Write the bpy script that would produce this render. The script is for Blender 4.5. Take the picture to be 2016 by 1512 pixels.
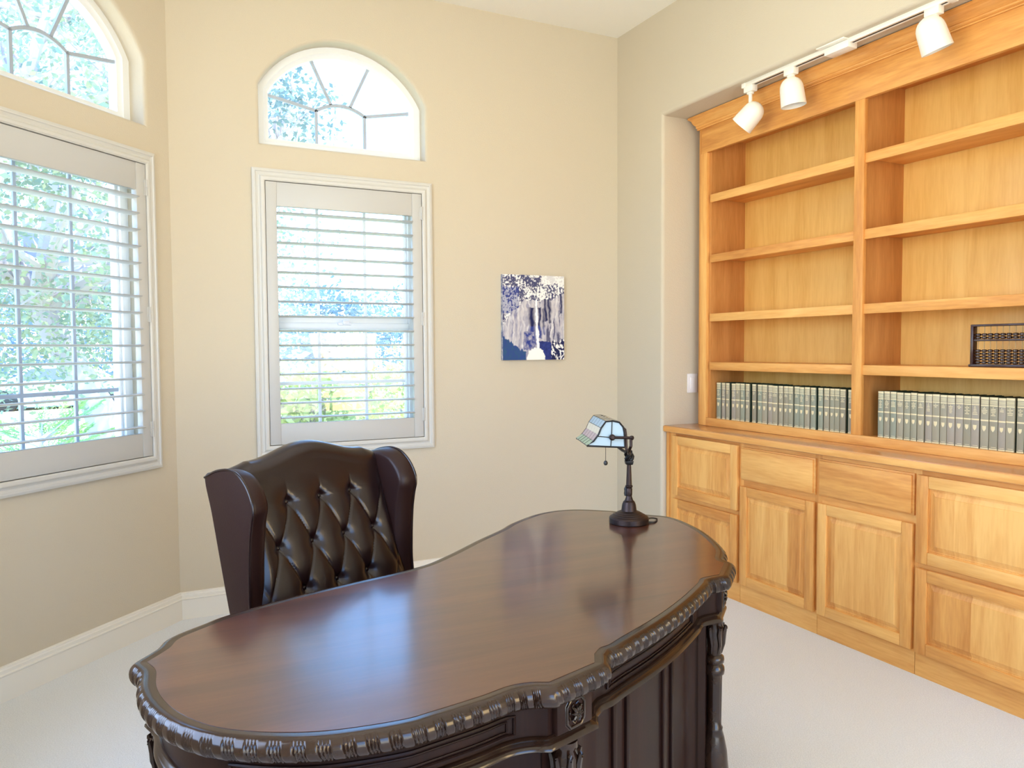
import bpy, bmesh, math, random
from mathutils import Vector, Matrix, noise
R = math.radians
PI = math.pi
S = 1.14                      # all numbers below are in units of 1.14 m; scaled to metres at the end
sc = bpy.context.scene
for o in list(bpy.data.objects):
    bpy.data.objects.remove(o)
col = sc.collection
random.seed(7)

# ------------------------------------------------------------------ camera
CAM = Vector((-2.5083, -3.7015, 1.2))
yaw, pitch, roll = 0.45972, -0.04601, -0.00616
fw = Vector((math.sin(yaw)*math.cos(pitch), math.cos(yaw)*math.cos(pitch), math.sin(pitch)))
rt = Vector((math.cos(yaw), -math.sin(yaw), 0)); up = rt.cross(fw)
r2 = rt*math.cos(roll) + up*math.sin(roll); u2 = up*math.cos(roll) - rt*math.sin(roll)
cd = bpy.data.cameras.new('camera'); cam = bpy.data.objects.new('camera', cd); col.objects.link(cam)
cam.matrix_world = Matrix(((r2.x, u2.x, -fw.x, CAM.x*S), (r2.y, u2.y, -fw.y, CAM.y*S), (r2.z, u2.z, -fw.z, CAM.z*S), (0, 0, 0, 1)))
cd.sensor_width = 36; cd.lens = 1518.75/2016*36; cd.clip_start = .05; cd.clip_end = 500
sc.camera = cam

# ------------------------------------------------------------------ sky, sun, area lights, exposure
wd = bpy.data.worlds.new('sky'); sc.world = wd; wd.use_nodes = True
nt = wd.node_tree; nt.nodes.clear()
tc = nt.nodes.new('ShaderNodeTexCoord'); sp = nt.nodes.new('ShaderNodeSeparateXYZ')
cr = nt.nodes.new('ShaderNodeValToRGB'); bg = nt.nodes.new('ShaderNodeBackground'); ow = nt.nodes.new('ShaderNodeOutputWorld')
nt.links.new(tc.outputs['Generated'], sp.inputs[0]); nt.links.new(sp.outputs['Z'], cr.inputs[0])
e = cr.color_ramp.elements
e[0].position = 0.0; e[0].color = (.78, .78, .70, 1)
e[1].position = .75; e[1].color = (.20, .46, 1.0, 1)
n_ = e.new(.04); n_.color = (.60, .78, 1.0, 1)
n_ = e.new(.25); n_.color = (.22, .50, 1.0, 1)
bg.inputs['Strength'].default_value = 8.0
nt.links.new(cr.outputs[0], bg.inputs[0]); nt.links.new(bg.outputs[0], ow.inputs[0])

def light(name, kind, loc, energy, color, size=None, size_y=None, target=None, direction=None):
    d = bpy.data.lights.new(name, kind); o = bpy.data.objects.new(name, d); col.objects.link(o)
    o.location = loc; d.energy = energy; d.color = color
    if kind == 'AREA':
        d.shape = 'RECTANGLE'; d.size = size; d.size_y = size_y
    dr = Vector(direction) if direction else Vector(target) - Vector(loc)
    o.rotation_euler = dr.to_track_quat('-Z', 'Y').to_euler()
    return o
sun = light('sun', 'SUN', (6, -3, 9), 12.0, (1, .90, .70), direction=(-.38, .28, -.88)); sun.data.angle = R(1)
light('added_rear_fill', 'AREA', (-1.6, -6.0, 1.5), 7, (1, .97, .92), 2.4, 2.0, direction=(0.05, 1, -.02))  # soft fill added in front of the rear wall opening, out of view
light('added_warm_fill_rear_right', 'AREA', (-.10, -4.9, 1.0), 75, (1, .72, .36), 1.3, 1.2, direction=(-.75, .60, -.30))  # unseen warm fill added to brighten the angled wall and left carpet
light('added_side_fill', 'AREA', (-3.13, -2.35, 1.55), 40, (1, .98, .96), 1.56, 1.36, direction=(1, .10, -.03))  # unseen fill added on the left to brighten the right wall and bookcase
light('added_ceiling_fill', 'AREA', (-1.25, -1.9, 2.9), 7, (1, .93, .82), 2.0, 2.0, direction=(0, 0, -1))  # soft overhead fill added under the ceiling, without a fixture
sc.view_settings.view_transform = 'Standard'; sc.view_settings.look = 'None'
sc.view_settings.exposure = -0.06; sc.view_settings.gamma = 1.0; sc.view_settings.use_curve_mapping = False
sc.cycles.max_bounces = 8; sc.cycles.diffuse_bounces = 5; sc.cycles.glossy_bounces = 4
sc.cycles.transparent_max_bounces = 12; sc.cycles.caustics_reflective = False; sc.cycles.caustics_refractive = False
sc.cycles.sample_clamp_indirect = 6.0; sc.cycles.use_denoising = True

# ------------------------------------------------------------------ materials
def mat(name, color, rough=.5, metal=0.0, coat=0.0, spec=.5, trans=0.0, bump=None, sheen=0):
    m = bpy.data.materials.new(name); m.use_nodes = True
    b = m.node_tree.nodes['Principled BSDF']
    b.inputs['Base Color'].default_value = (*color, 1); b.inputs['Roughness'].default_value = rough
    b.inputs['Metallic'].default_value = metal; b.inputs['Coat Weight'].default_value = coat
    b.inputs['Specular IOR Level'].default_value = spec
    if coat: b.inputs['Coat Roughness'].default_value = .12
    if bump:
        scale, strength, dist = bump
        add_bump(m, scale, strength, dist)
    return m
def nodes(m): return m.node_tree.nodes, m.node_tree.links, m.node_tree.nodes['Principled BSDF']
def add_bump(m, scale, strength, dist, detail=3):
    N, L, b = nodes(m)
    t = N.new('ShaderNodeTexCoord'); n = N.new('ShaderNodeTexNoise'); bp = N.new('ShaderNodeBump')
    n.inputs['Scale'].default_value = scale; n.inputs['Detail'].default_value = detail
    bp.inputs['Strength'].default_value = strength; bp.inputs['Distance'].default_value = dist
    L.new(t.outputs['Object'], n.inputs['Vector']); L.new(n.outputs['Fac'], bp.inputs['Height']); L.new(bp.outputs[0], b.inputs['Normal'])
def speckle(m, c1, c2, scale, lo=.35, hi=.65, detail=4):
    N, L, b = nodes(m)
    t = N.new('ShaderNodeTexCoord'); n = N.new('ShaderNodeTexNoise'); r = N.new('ShaderNodeValToRGB')
    n.inputs['Scale'].default_value = scale; n.inputs['Detail'].default_value = detail
    r.color_ramp.elements[0].position = lo; r.color_ramp.elements[0].color = (*c1, 1)
    r.color_ramp.elements[1].position = hi; r.color_ramp.elements[1].color = (*c2, 1)
    L.new(t.outputs['Object'], n.inputs['Vector']); L.new(n.outputs['Fac'], r.inputs[0]); L.new(r.outputs[0], b.inputs['Base Color'])
def wood(name, c1, c2, c3, axis, rough=.44, coat=.05, boards=None, vary=.25, spec=.35):
    m = mat(name, c2, rough, coat=coat, spec=spec)
    N, L, b = nodes(m)
    t = N.new('ShaderNodeTexCoord'); mp = N.new('ShaderNodeMapping'); oi = N.new('ShaderNodeObjectInfo')
    sc_ = [9.0, 9.0, 9.0]; sc_[axis] = .9
    mp.inputs['Scale'].default_value = sc_
    off = N.new('ShaderNodeVectorMath'); off.operation = 'ADD'
    mul = N.new('ShaderNodeMath'); mul.operation = 'MULTIPLY'; mul.inputs[1].default_value = 37.0
    L.new(oi.outputs['Random'], mul.inputs[0]); L.new(t.outputs['Object'], off.inputs[0]); L.new(mul.outputs[0], off.inputs[1])
    L.new(off.outputs[0], mp.inputs['Vector'])
    n1 = N.new('ShaderNodeTexNoise'); n1.inputs['Scale'].default_value = 1.6; n1.inputs['Detail'].default_value = 3; n1.inputs['Distortion'].default_value = .6
    n2 = N.new('ShaderNodeTexNoise'); n2.inputs['Scale'].default_value = 12; n2.inputs['Detail'].default_value = 4
    L.new(mp.outputs[0], n1.inputs['Vector']); L.new(mp.outputs[0], n2.inputs['Vector'])
    mx = N.new('ShaderNodeMath'); mx.operation = 'MULTIPLY_ADD'; mx.inputs[1].default_value = .35
    L.new(n2.outputs['Fac'], mx.inputs[0])
    m7 = N.new('ShaderNodeMath'); m7.operation = 'MULTIPLY'; m7.inputs[1].default_value = .75
    L.new(n1.outputs['Fac'], m7.inputs[0]); L.new(m7.outputs[0], mx.inputs[2])
    last = mx.outputs[0]
    if boards:                       # glued-up boards of slightly different tone, across axis 'boards'
        s = N.new('ShaderNodeSeparateXYZ'); L.new(off.outputs[0], s.inputs[0])
        d = N.new('ShaderNodeMath'); d.operation = 'MULTIPLY'; d.inputs[1].default_value = 9.5
        fl = N.new('ShaderNodeMath'); fl.operation = 'FLOOR'; wn = N.new('ShaderNodeTexWhiteNoise'); wn.noise_dimensions = '1D'
        L.new(s.outputs[boards-1], d.inputs[0]); L.new(d.outputs[0], fl.inputs[0]); L.new(fl.outputs[0], wn.inputs['W'])
        a = N.new('ShaderNodeMath'); a.operation = 'MULTIPLY_ADD'; a.inputs[1].default_value = .34; L.new(wn.outputs['Value'], a.inputs[0])
        sub = N.new('ShaderNodeMath'); sub.operation = 'SUBTRACT'; sub.inputs[1].default_value = .17
        L.new(last, sub.inputs[0]); L.new(sub.outputs[0], a.inputs[2]); last = a.outputs[0]
    else:
        a = N.new('ShaderNodeMath'); a.operation = 'MULTIPLY_ADD'; a.inputs[1].default_value = vary
        L.new(oi.outputs['Random'], a.inputs[0])
        sub = N.new('ShaderNodeMath'); sub.operation = 'SUBTRACT'; sub.inputs[1].default_value = vary/2
        L.new(last, sub.inputs[0]); L.new(sub.outputs[0], a.inputs[2]); last = a.outputs[0]
    r = N.new('ShaderNodeValToRGB'); E_ = r.color_ramp.elements
    E_[0].position = .30; E_[0].color = (*c1, 1); E_[1].position = .78; E_[1].color = (*c3, 1)
    k = E_.new(.54); k.color = (*c2, 1)
    L.new(last, r.inputs[0]); L.new(r.outputs[0], b.inputs['Base Color'])
    return m

M = {}
M['wall'] = mat('wall_paint', (.59, .52, .395), .85, bump=(170, .25, .004))
M['ceiling'] = mat('ceiling_paint', (.86, .83, .74), .9, bump=(120, .2, .004))
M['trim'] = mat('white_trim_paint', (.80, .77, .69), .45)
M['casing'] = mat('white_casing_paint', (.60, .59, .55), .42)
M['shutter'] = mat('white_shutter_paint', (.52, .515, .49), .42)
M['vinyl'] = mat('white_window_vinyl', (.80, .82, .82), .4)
M['lead'] = mat('grey_window_bar', (.40, .46, .55), .5)
M['carpet'] = mat('cut_pile_carpet', (.66, .62, .55), .95, spec=.1)
speckle(M['carpet'], (.71, .73, .75), (.81, .83, .85), 230)
add_bump(M['carpet'], 260, .6, .006, 2)
C1, C2, C3 = (.56, .22, .050), (.75, .355, .092), (.88, .49, .150)
M['wood_v'] = wood('maple_vertical', C1, C2, C3, 2)
M['wood_h'] = wood('maple_horizontal', C1, C2, C3, 1)
M['wood_panel'] = wood('maple_glued_panel', C1, C2, C3, 2, boards=2)
M['wood_back'] = wood('maple_back_panel', (.64, .325, .072), (.78, .45, .110), (.87, .55, .160), 2, .42, .15)
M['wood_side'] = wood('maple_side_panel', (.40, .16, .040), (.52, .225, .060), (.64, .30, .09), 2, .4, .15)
M['wood_top'] = wood('maple_worktop', (.46, .18, .055), (.58, .26, .09), (.68, .34, .13), 1, .22, .5)
M['desk_top'] = wood('dark_cherry_veneer', (.022, .0055, .0035), (.050, .013, .007), (.080, .024, .011), 0, .30, 1.0, spec=.3)
_b = M['desk_top'].node_tree.nodes['Principled BSDF']; _b.inputs['Coat Weight'].default_value = .85; _b.inputs['Coat Roughness'].default_value = .14; _b.inputs['Coat IOR'].default_value = 1.65
M['desk'] = wood('dark_cherry_wood', (.007, .0028, .0026), (.014, .0052, .004), (.024, .009, .006), 2, .38, 0, spec=.16)
M['carved'] = wood('dark_carved_wood', (.010, .0045, .003), (.018, .008, .005), (.030, .014, .008), 0, .20, .25, spec=.35)
M['leather'] = mat('dark_brown_leather', (.010, .0032, .0034), .28, coat=.15, spec=.4, bump=(240, .12, .002))
M['leather_side'] = mat('brown_leather', (.018, .0062, .0055), .40, spec=.28, bump=(240, .12, .002))
M['bronze'] = mat('oiled_bronze', (.035, .022, .020), .42, .75)
M['dark_metal'] = mat('dark_cast_metal', (.02, .02, .022), .4, .6)
M['white_metal'] = mat('white_enamel', (.86, .83, .74), .4)
M['black'] = mat('black_rubber', (.012, .012, .012), .5)
M['plastic'] = mat('white_plastic', (.82, .80, .80), .35)
M['gilt'] = mat('faded_gilt', (.80, .70, .42), .5)
M['pages'] = mat('book_pages', (.055, .035, .022), .8)
M['abacus'] = mat('dark_lacquered_wood', (.045, .016, .012), .25, coat=.3)
M['bead'] = mat('dark_bead', (.035, .014, .011), .2, coat=.4)
M['rod'] = mat('bamboo_rod', (.45, .28, .11), .5)
M['bark'] = mat('oak_bark', (.45, .41, .44), .9)
M['soil'] = mat('dry_grass_ground', (.62, .55, .36), .95)
speckle(M['soil'], (.42, .44, .20), (.78, .68, .46), 1.3)
M['car_paint'] = mat('silver_car_paint', (.6, .62, .65), .3, .3)
M['car_glass'] = mat('car_glass', (.10, .15, .20), .1)
def leaf(name, c):
    m = bpy.data.materials.new(name); m.use_nodes = True; N = m.node_tree.nodes; L = m.node_tree.links
    b = N['Principled BSDF']; out = N['Material Output']
    oi = N.new('ShaderNodeTexCoord'); n = N.new('ShaderNodeTexNoise'); n.inputs['Scale'].default_value = 3.0
    r = N.new('ShaderNodeValToRGB'); r.color_ramp.elements[0].position = .35; r.color_ramp.elements[1].position = .65
    r.color_ramp.elements[0].color = (c[0]*.62, c[1]*.78, c[2]*1.15, 1); r.color_ramp.elements[1].color = (*c, 1)
    L.new(oi.outputs['Object'], n.inputs['Vector']); L.new(n.outputs['Fac'], r.inputs[0]); L.new(r.outputs[0], b.inputs['Base Color'])
    b.inputs['Roughness'].default_value = .55
    tr = N.new('ShaderNodeBsdfTranslucent'); L.new(r.outputs[0], tr.inputs['Color'])
    mx = N.new('ShaderNodeMixShader'); mx.inputs[0].default_value = .45
    L.new(b.outputs[0], mx.inputs[1]); L.new(tr.outputs[0], mx.inputs[2]); L.new(mx.outputs[0], out.inputs['Surface'])
    return m
M['leaf_oak'] = leaf('oak_leaves', (.34, .39, .22))
M['leaf_branch'] = leaf('oak_branch_leaves', (.15, .22, .17))
M['leaf_far'] = leaf('far_leaves', (.24, .31, .29))
M['leaf_bush'] = leaf('bush_leaves', (.62, .62, .22))
M['leaf_fir'] = leaf('conifer_needles', (.46, .66, .20))
def glass(name, tint=(1, 1, 1)):
    m = bpy.data.materials.new(name); m.use_nodes = True; N = m.node_tree.nodes; L = m.node_tree.links
    N.remove(N['Principled BSDF']); out = N['Material Output']
    t = N.new('ShaderNodeBsdfTransparent'); t.inputs[0].default_value = (*tint, 1)
    g = N.new('ShaderNodeBsdfGlossy'); g.inputs['Roughness'].default_value = .02
    f = N.new('ShaderNodeLayerWeight'); pw = N.new('ShaderNodeMath'); pw.operation = 'POWER'; pw.inputs[1].default_value = 5
    ma = N.new('ShaderNodeMath'); ma.operation = 'MULTIPLY_ADD'; ma.inputs[1].default_value = .9; ma.inputs[2].default_value = .04
    L.new(f.outputs['Facing'], pw.inputs[0]); L.new(pw.outputs[0], ma.inputs[0])
    mx = N.new('ShaderNodeMixShader'); L.new(ma.outputs[0], mx.inputs[0]); L.new(t.outputs[0], mx.inputs[1]); L.new(g.outputs[0], mx.inputs[2])
    L.new(mx.outputs[0], out.inputs['Surface']); return m
M['glass'] = glass('window_glass', (.97, .99, 1))
def stained(name, c):
    m = mat(name, c, .25); N, L, b = nodes(m); out = N['Material Output']
    tr = N.new('ShaderNodeBsdfTranslucent'); tr.inputs[0].default_value = (*c, 1)
    mx = N.new('ShaderNodeMixShader'); mx.inputs[0].default_value = .4
    L.new(b.outputs[0], mx.inputs[1]); L.new(tr.outputs[0], mx.inputs[2]); L.new(mx.outputs[0], out.inputs['Surface']); return m
M['art_glass'] = stained('pale_blue_art_glass', (.50, .64, .72))
M['art_cream'] = stained('cream_art_glass', (.82, .76, .62))
M['art_green'] = stained('green_art_glass', (.48, .58, .42))
M['art_rose'] = stained('rose_art_glass', (.60, .48, .48))
def attr_mat(name, rough=.6):
    m = mat(name, (.5, .5, .5), rough, spec=.2); N, L, b = nodes(m)
    a = N.new('ShaderNodeVertexColor'); a.layer_name = 'Col'; L.new(a.outputs['Color'], b.inputs['Base Color']); return m
M['canvas'] = attr_mat('printed_canvas', .6)

# ------------------------------------------------------------------ mesh helpers
class MB:
    def __init__(s): s.v = []; s.f = []; s.mi = []
    def add(s, verts, faces, mi=0):
        o = len(s.v); s.v += [Vector(p) for p in verts]
        for q in faces: s.f.append([i+o for i in q]); s.mi.append(mi)
        return s
    def box(s, a, b, bev=0, mi=0, seg=2):
        x0, y0, z0 = [min(p, q) for p, q in zip(a, b)]; x1, y1, z1 = [max(p, q) for p, q in zip(a, b)]
        return s.hexa([(x0, y0, z0), (x1, y0, z0), (x1, y1, z0), (x0, y1, z0), (x0, y0, z1), (x1, y0, z1), (x1, y1, z1), (x0, y1, z1)], bev, mi, seg)
    def hexa(s, c, bev=0, mi=0, seg=2):
        F = [(0, 3, 2, 1), (4, 5, 6, 7), (0, 1, 5, 4), (1, 2, 6, 5), (2, 3, 7, 6), (3, 0, 4, 7)]
        if bev <= 0: return s.add(c, F, mi)
        bm = bmesh.new(); vs = [bm.verts.new(p) for p in c]
        for q in F: bm.faces.new([vs[i] for i in q])
        bm.normal_update()
        bmesh.ops.bevel(bm, geom=bm.edges[:], offset=bev, segments=seg, affect='EDGES', profile=.5)
        bm.verts.index_update()
        s.add([v.co.copy() for v in bm.verts], [[v.index for v in f.verts] for f in bm.faces], mi); bm.free(); return s
    def grid(s, P, closed_u=False, closed_v=False, mi=0, cap0=False, cap1=False):
        nu, nv = len(P), len(P[0]); vs = [p for row in P for p in row]; F = []
        for i in range(nu if closed_u else nu-1):
            for j in range(nv if closed_v else nv-1):
                a = i*nv+j; b = ((i+1) % nu)*nv+j; c = ((i+1) % nu)*nv+(j+1) % nv; d = i*nv+(j+1) % nv
                F.append((a, b, c, d))
        if cap0: F.append(tuple(range(nv-1, -1, -1)))
        if cap1: F.append(tuple(range((nu-1)*nv, nu*nv)))
        return s.add(vs, F, mi)
    def tube(s, path, r, n=8, closed=False, mi=0):
        P = [Vector(p) for p in path]; rows = []; prev = None; N_ = len(P)
        for i, p in enumerate(P):
            if closed: t = P[(i+1) % N_]-P[i-1]
            else: t = P[min(i+1, N_-1)]-P[max(i-1, 0)]
            t.normalize()
            if prev is None:
                a = Vector((0, 0, 1)) if abs(t.z) < .9 else Vector((1, 0, 0)); u = t.cross(a).normalized()
            else:
                u = (prev - t*prev.dot(t)).normalized()
            prev = u; w = t.cross(u); rr = r[i] if isinstance(r, (list, tuple)) else r
            rows.append([p+u*math.cos(2*PI*k/n)*rr+w*math.sin(2*PI*k/n)*rr for k in range(n)])
        return s.grid(rows, closed_u=closed, closed_v=True, mi=mi, cap0=not closed, cap1=not closed)
    def lathe(s, prof, c, n=24, axis=(0, 0, 1), mi=0, flute=None):
        ax = Vector(axis).normalized(); a = Vector((1, 0, 0)) if abs(ax.x) < .9 else Vector((0, 1, 0))
        u = ax.cross(a).normalized(); w = ax.cross(u); c = Vector(c); rows = []
        for r, h in prof:
            row = []
            for k in range(n):
                th = 2*PI*k/n; rr = r
                if flute and flute[0] <= h <= flute[1]: rr = r*(1-.10*(k % 2))
                row.append(c+ax*h+(u*math.cos(th)+w*math.sin(th))*rr)
            rows.append(row)
        return s.grid(rows, closed_v=True, mi=mi, cap0=prof[0][0] > 1e-5, cap1=prof[-1][0] > 1e-5)
    def poly_prism(s, pts, z0, z1, mi=0):
        n = len(pts); vs = [(p[0], p[1], z0) for p in pts]+[(p[0], p[1], z1) for p in pts]
        F = [(i, (i+1) % n, n+(i+1) % n, n+i) for i in range(n)]
        F.append(tuple(range(n-1, -1, -1))); F.append(tuple(range(n, 2*n)))
        return s.add(vs, F, mi)
    def build(s, name, m, parent=None, loc=(0, 0, 0), smooth=30, label=None):
        me = bpy.data.meshes.new(name); L = Vector(loc)
        if parent is not None and loc == (0, 0, 0): L = world_loc(parent)
        me.from_pydata([tuple(p-L) for p in s.v], [], s.f)
        ms = m if isinstance(m, list) else [m]
        for k in ms: me.materials.append(k)
        if len(ms) > 1: me.polygons.foreach_set('material_index', s.mi)
        bm = bmesh.new(); bm.from_mesh(me); bmesh.ops.recalc_face_normals(bm, faces=bm.faces[:]); bm.to_mesh(me); bm.free()
        if smooth:
            me.polygons.foreach_set('use_smooth', [True]*len(me.polygons)); me.set_sharp_from_angle(angle=R(smooth))
        o = bpy.data.objects.new(name, me); col.objects.link(o)
        if parent is not None: o.parent = parent; o.location = L - world_loc(parent)
        else: o.location = L
        if label: o['label'] = label
        return o
def world_loc(o):
    l = Vector(o.location)
    while o.parent: o = o.parent; l = l+Vector(o.location)
    return l
def tag(o, label=None, cat=None, group=None, kind=None):
    if label: o['label'] = label
    if cat: o['category'] = cat
    if group: o['group'] = group
    if kind: o['kind'] = kind
    return o
def thing(name, loc, label, cat, group=None, kind=None):
    o = bpy.data.objects.new(name, None); col.objects.link(o); o.location = loc; o.empty_display_size = .1
    return tag(o, label, cat, group, kind)
def struct(name, mb, m, label, cat, smooth=30):
    o = mb.build(name, m, smooth=smooth); return tag(o, label, cat, kind='structure')
class Frame:                                     # a wall plane: s along it, d into the room, z up
    def __init__(s, o, ex, en): s.o = Vector(o); s.ex = Vector(ex); s.en = Vector(en)
    def p(s, a, d, z): return s.o+s.ex*a+s.en*d+Vector((0, 0, z))
    def box(s, mb, a0, a1, d0, d1, z0, z1, bev=0, mi=0):
        a0, a1 = min(a0, a1), max(a0, a1); d0, d1 = min(d0, d1), max(d0, d1); z0, z1 = min(z0, z1), max(z0, z1)
        return mb.hexa([s.p(a0, d0, z0), s.p(a1, d0, z0), s.p(a1, d1, z0), s.p(a0, d1, z0), s.p(a0, d0, z1), s.p(a1, d0, z1), s.p(a1, d1, z1), s.p(a0, d1, z1)], bev, mi)
q = math.sqrt(.5)
BX = -2.333
F_back = Frame((0, 0, 0), (1, 0, 0), (0, -1, 0))
F_bay = Frame((BX, 0, 0), (q, q, 0), (q, -q, 0))
F_right = Frame((0, 0, 0), (0, 1, 0), (-1, 0, 0))
CEIL = 2.942
def offset_loop(P, d):                            # P: closed 2-D loop, counter-clockwise; d > 0 moves outwards
    n = len(P); out = []
    for i in range(n):
        a = Vector(P[i-1]); b = Vector(P[i]); c = Vector(P[(i+1) % n])
        e1 = (b-a).normalized(); e2 = (c-b).normalized()
        n1 = Vector((e1.y, -e1.x)); n2 = Vector((e2.y, -e2.x)); m_ = (n1+n2)
        k = m_.length_squared
        m_ = m_*(2/k) if k > .3 else n1
        out.append(b+m_*d)
    return out
def wall_mesh(fr, outer, holes):
    """holes: (loop ccw in (s,z), depth, bullnose radius)"""
    mb = MB(); bm = bmesh.new(); E_ = []
    def loop(P):
        vs = [bm.verts.new((p[0], p[1], 0)) for p in P]
        for i in range(len(vs)): E_.append(bm.edges.new((vs[i], vs[(i+1) % len(vs)])))
    loop(outer)
    for P, dep, r in holes: loop(offset_loop(P, r) if r else P)
    bmesh.ops.triangle_fill(bm, use_beauty=True, use_dissolve=False, edges=E_)
    bm.verts.index_update()
    mb.add([fr.p(v.co.x, 0, v.co.y) for v in bm.verts], [[v.index for v in f.verts] for f in bm.faces]); bm.free()
    for P, dep, r in holes:
        rows = []
        if r:
            for k in range(7):
                th = PI/2*k/6; off = r*(1-math.sin(th)); d = -r*(1-math.cos(th))
                rows.append([fr.p(p[0], d, p[1]) for p in offset_loop(P, off)])
        else: rows.append([fr.p(p[0], 0, p[1]) for p in P])
        rows.append([fr.p(p[0], -dep, p[1]) for p in P])
        mb.grid(rows, closed_v=True)
    return mb
def rect(a0, a1, z0, z1): return [(a0, z0), (a1, z0), (a1, z1), (a0, z1)]
def arch(cx, hw, z0, zs, top, n=28):
    rise = top-zs; rad = (hw*hw+rise*rise)/(2*rise); cz = top-rad; a = math.asin(hw/rad)
    P = [(cx-hw, z0), (cx+hw, z0)]
    for k in range(n+1):
        th = a-2*a*k/n; P.append((cx+rad*math.sin(th), cz+rad*math.cos(th)))
    return P

# ------------------------------------------------------------------ room shell
CB, CL = -1.559, -.533                            # window centres on the back wall and on the angled wall
AB, AL = -1.552, -.528                            # arch centres
HOLE_B = [(rect(CB-.375, CB+.375, .757, 1.97), .14, 0), (arch(AB, .400, 2.145, 2.413, 2.658), .14, .016)]
HOLE_L = [(rect(CL-.375, CL+.375, .757, 1.97), .14, 0), (arch(AL, .400, 2.145, 2.413, 2.658), .14, .016)]
struct('wall_back', wall_mesh(F_back, rect(BX, 0, -.1, CEIL+.02), HOLE_B), M['wall'], 'beige wall with one arched and one shuttered window', 'wall')
LB = 1.067
struct('wall_left', wall_mesh(F_bay, rect(-LB, 0, -.1, CEIL+.02), HOLE_L), M['wall'], 'angled beige wall left of the chair with window', 'wall')
XL = BX-LB*q; YL = -LB*q; YR = -6.2
RY0, RY1 = -.415, -2.56
struct('wall_right', wall_mesh(F_right, rect(YR, 0, -.1, CEIL+.02), [(rect(RY1, RY0, -.08, 2.402), .50, .018)]).add(
    [(.5, RY0, -.1), (.5, RY1, -.1), (.5, RY1, 2.42), (.5, RY0, 2.42)], [(0, 1, 2, 3)]), M['wall'], 'beige wall with the recess holding the bookcase', 'wall')
F_side = Frame((XL, 0, 0), (0, 1, 0), (1, 0, 0))
struct('wall_side', wall_mesh(F_side, rect(YR, YL, -.1, CEIL+.02), [(rect(-3.2, -1.5, .8, 2.3), .14, 0)]), M['wall'], 'beige wall left of the camera', 'wall')  # opening added here for the side fill light
F_rear = Frame((0, YR, 0), (1, 0, 0), (0, 1, 0))
struct('wall_rear', wall_mesh(F_rear, rect(XL, 0, -.1, CEIL+.02), [(rect(-2.9, -.3, .05, 2.4), .14, 0)]), M['wall'], 'beige wall behind the camera with a wide opening added to let light in', 'wall')  # opening made up behind the camera to let sky light in
fp = [(0, 0), (BX, 0), (XL, YL), (XL, YR), (0, YR), (0, RY1), (.5, RY1), (.5, RY0), (0, RY0)]
struct('floor', MB().poly_prism(fp, -.1, 0), M['carpet'], 'pale cream cut-pile carpet floor', 'floor', smooth=0)
struct('ceiling', MB().poly_prism([(0, 0), (BX, 0), (XL, YL), (XL, YR), (0, YR)], CEIL, CEIL+.1), M['ceiling'], 'pale cream ceiling', 'ceiling', smooth=0)
struct('roof', MB().poly_prism([(.1, .12), (BX-.05, .12), (XL-.12, YL+.05), (XL-.12, YR-.1), (.1, YR-.1)], CEIL+.12, CEIL+.22), M['trim'], 'unseen roof slab added above the room to block the sun', 'roof', smooth=0)  # out of view, added to keep the sun off the interior

# baseboards: stepped profile (d, z)
BP = [(0, 0), (.013, 0), (.013, .088), (.0165, .091), (.0165, .095), (.012, .098), (.012, .110), (.009, .113), (.009, .1185), (.004, .1224), (0, .1224)]
def baseboard(name, fr, a0, a1, m0, m1, label):   # m0/m1: mitre slope of each end
    rows = [[fr.p(a+m*d, d, z) for d, z in BP] for a, m in ((a0, m0), (a1, m1))]
    struct(name, MB().grid(rows, closed_v=True, cap0=True, cap1=True), M['trim'], label, 'baseboard', smooth=40)
t8 = math.tan(PI/8)
baseboard('baseboard_back', F_back, BX, 0, t8, -1, 'white stepped baseboard under the back window')
baseboard('baseboard_left', F_bay, -LB, 0, t8, -t8, 'white stepped baseboard along the angled left wall')
baseboard('baseboard_right', F_right, RY0+.02, 0, 0, -1, 'white baseboard between corner and cabinets')
baseboard('baseboard_side', F_side, YR, YL, 0, -t8, 'white baseboard left of the camera')

# ------------------------------------------------------------------ windows
def window_rect(n, fr, c, sash, label):
    root = thing('window_%d' % n, fr.p(c, -.115, .757), label, 'window', kind='structure')
    a0, a1, z0, z1 = c-.375, c+.375, .757, 1.97
    f = MB(); w = .042
    for (p0, p1, q0, q1) in ((a0, a0+w, z0, z1), (a1-w, a1, z0, z1), (a0+w, a1-w, z0, z0+w), (a0+w, a1-w, z1-w, z1)):
        fr.box(f, p0, p1, -.138, -.075, q0, q1, .003)
    for (p0, p1) in ((a1-w-.012, a1-w), (a0+w, a0+w+.012)): fr.box(f, p0, p1, -.125, -.09, z0+w, z1-w, .003)
    f.build('frame', M['vinyl'], root)
    m = MB()
    for off in (-.117, .117): fr.box(m, c+off-.007, c+off+.007, -.113, -.101, z0+w, z1-w, .002)
    fr.box(m, a0+w, a1-w, -.1135, -.1005, 1.030, 1.046, .002)
    m.build('muntin_bars', M['vinyl'] if sash else M['lead'], root)
    if sash:
        r = MB(); fr.box(r, a0+w, a1-w, -.120, -.070, 1.297, 1.330, .004); fr.box(r, a0+w, a1-w, -.125, -.088, 1.326, 1.362, .004)
        r.build('sash_rail', M['vinyl'], root)
        k = MB(); fr.box(k, c-.034, c+.034, -.070, -.058, 1.318, 1.334, .005); fr.box(k, c-.012, c+.022, -.062, -.048, 1.322, 1.344, .005)
        k.build('sash_lock', M['plastic'], root)
    g = MB(); fr.box(g, a0+w*.6, a1-w*.6, -.109, -.105, z0+w*.6, z1-w*.6); g.build('pane', M['glass'], root)
    return root
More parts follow.
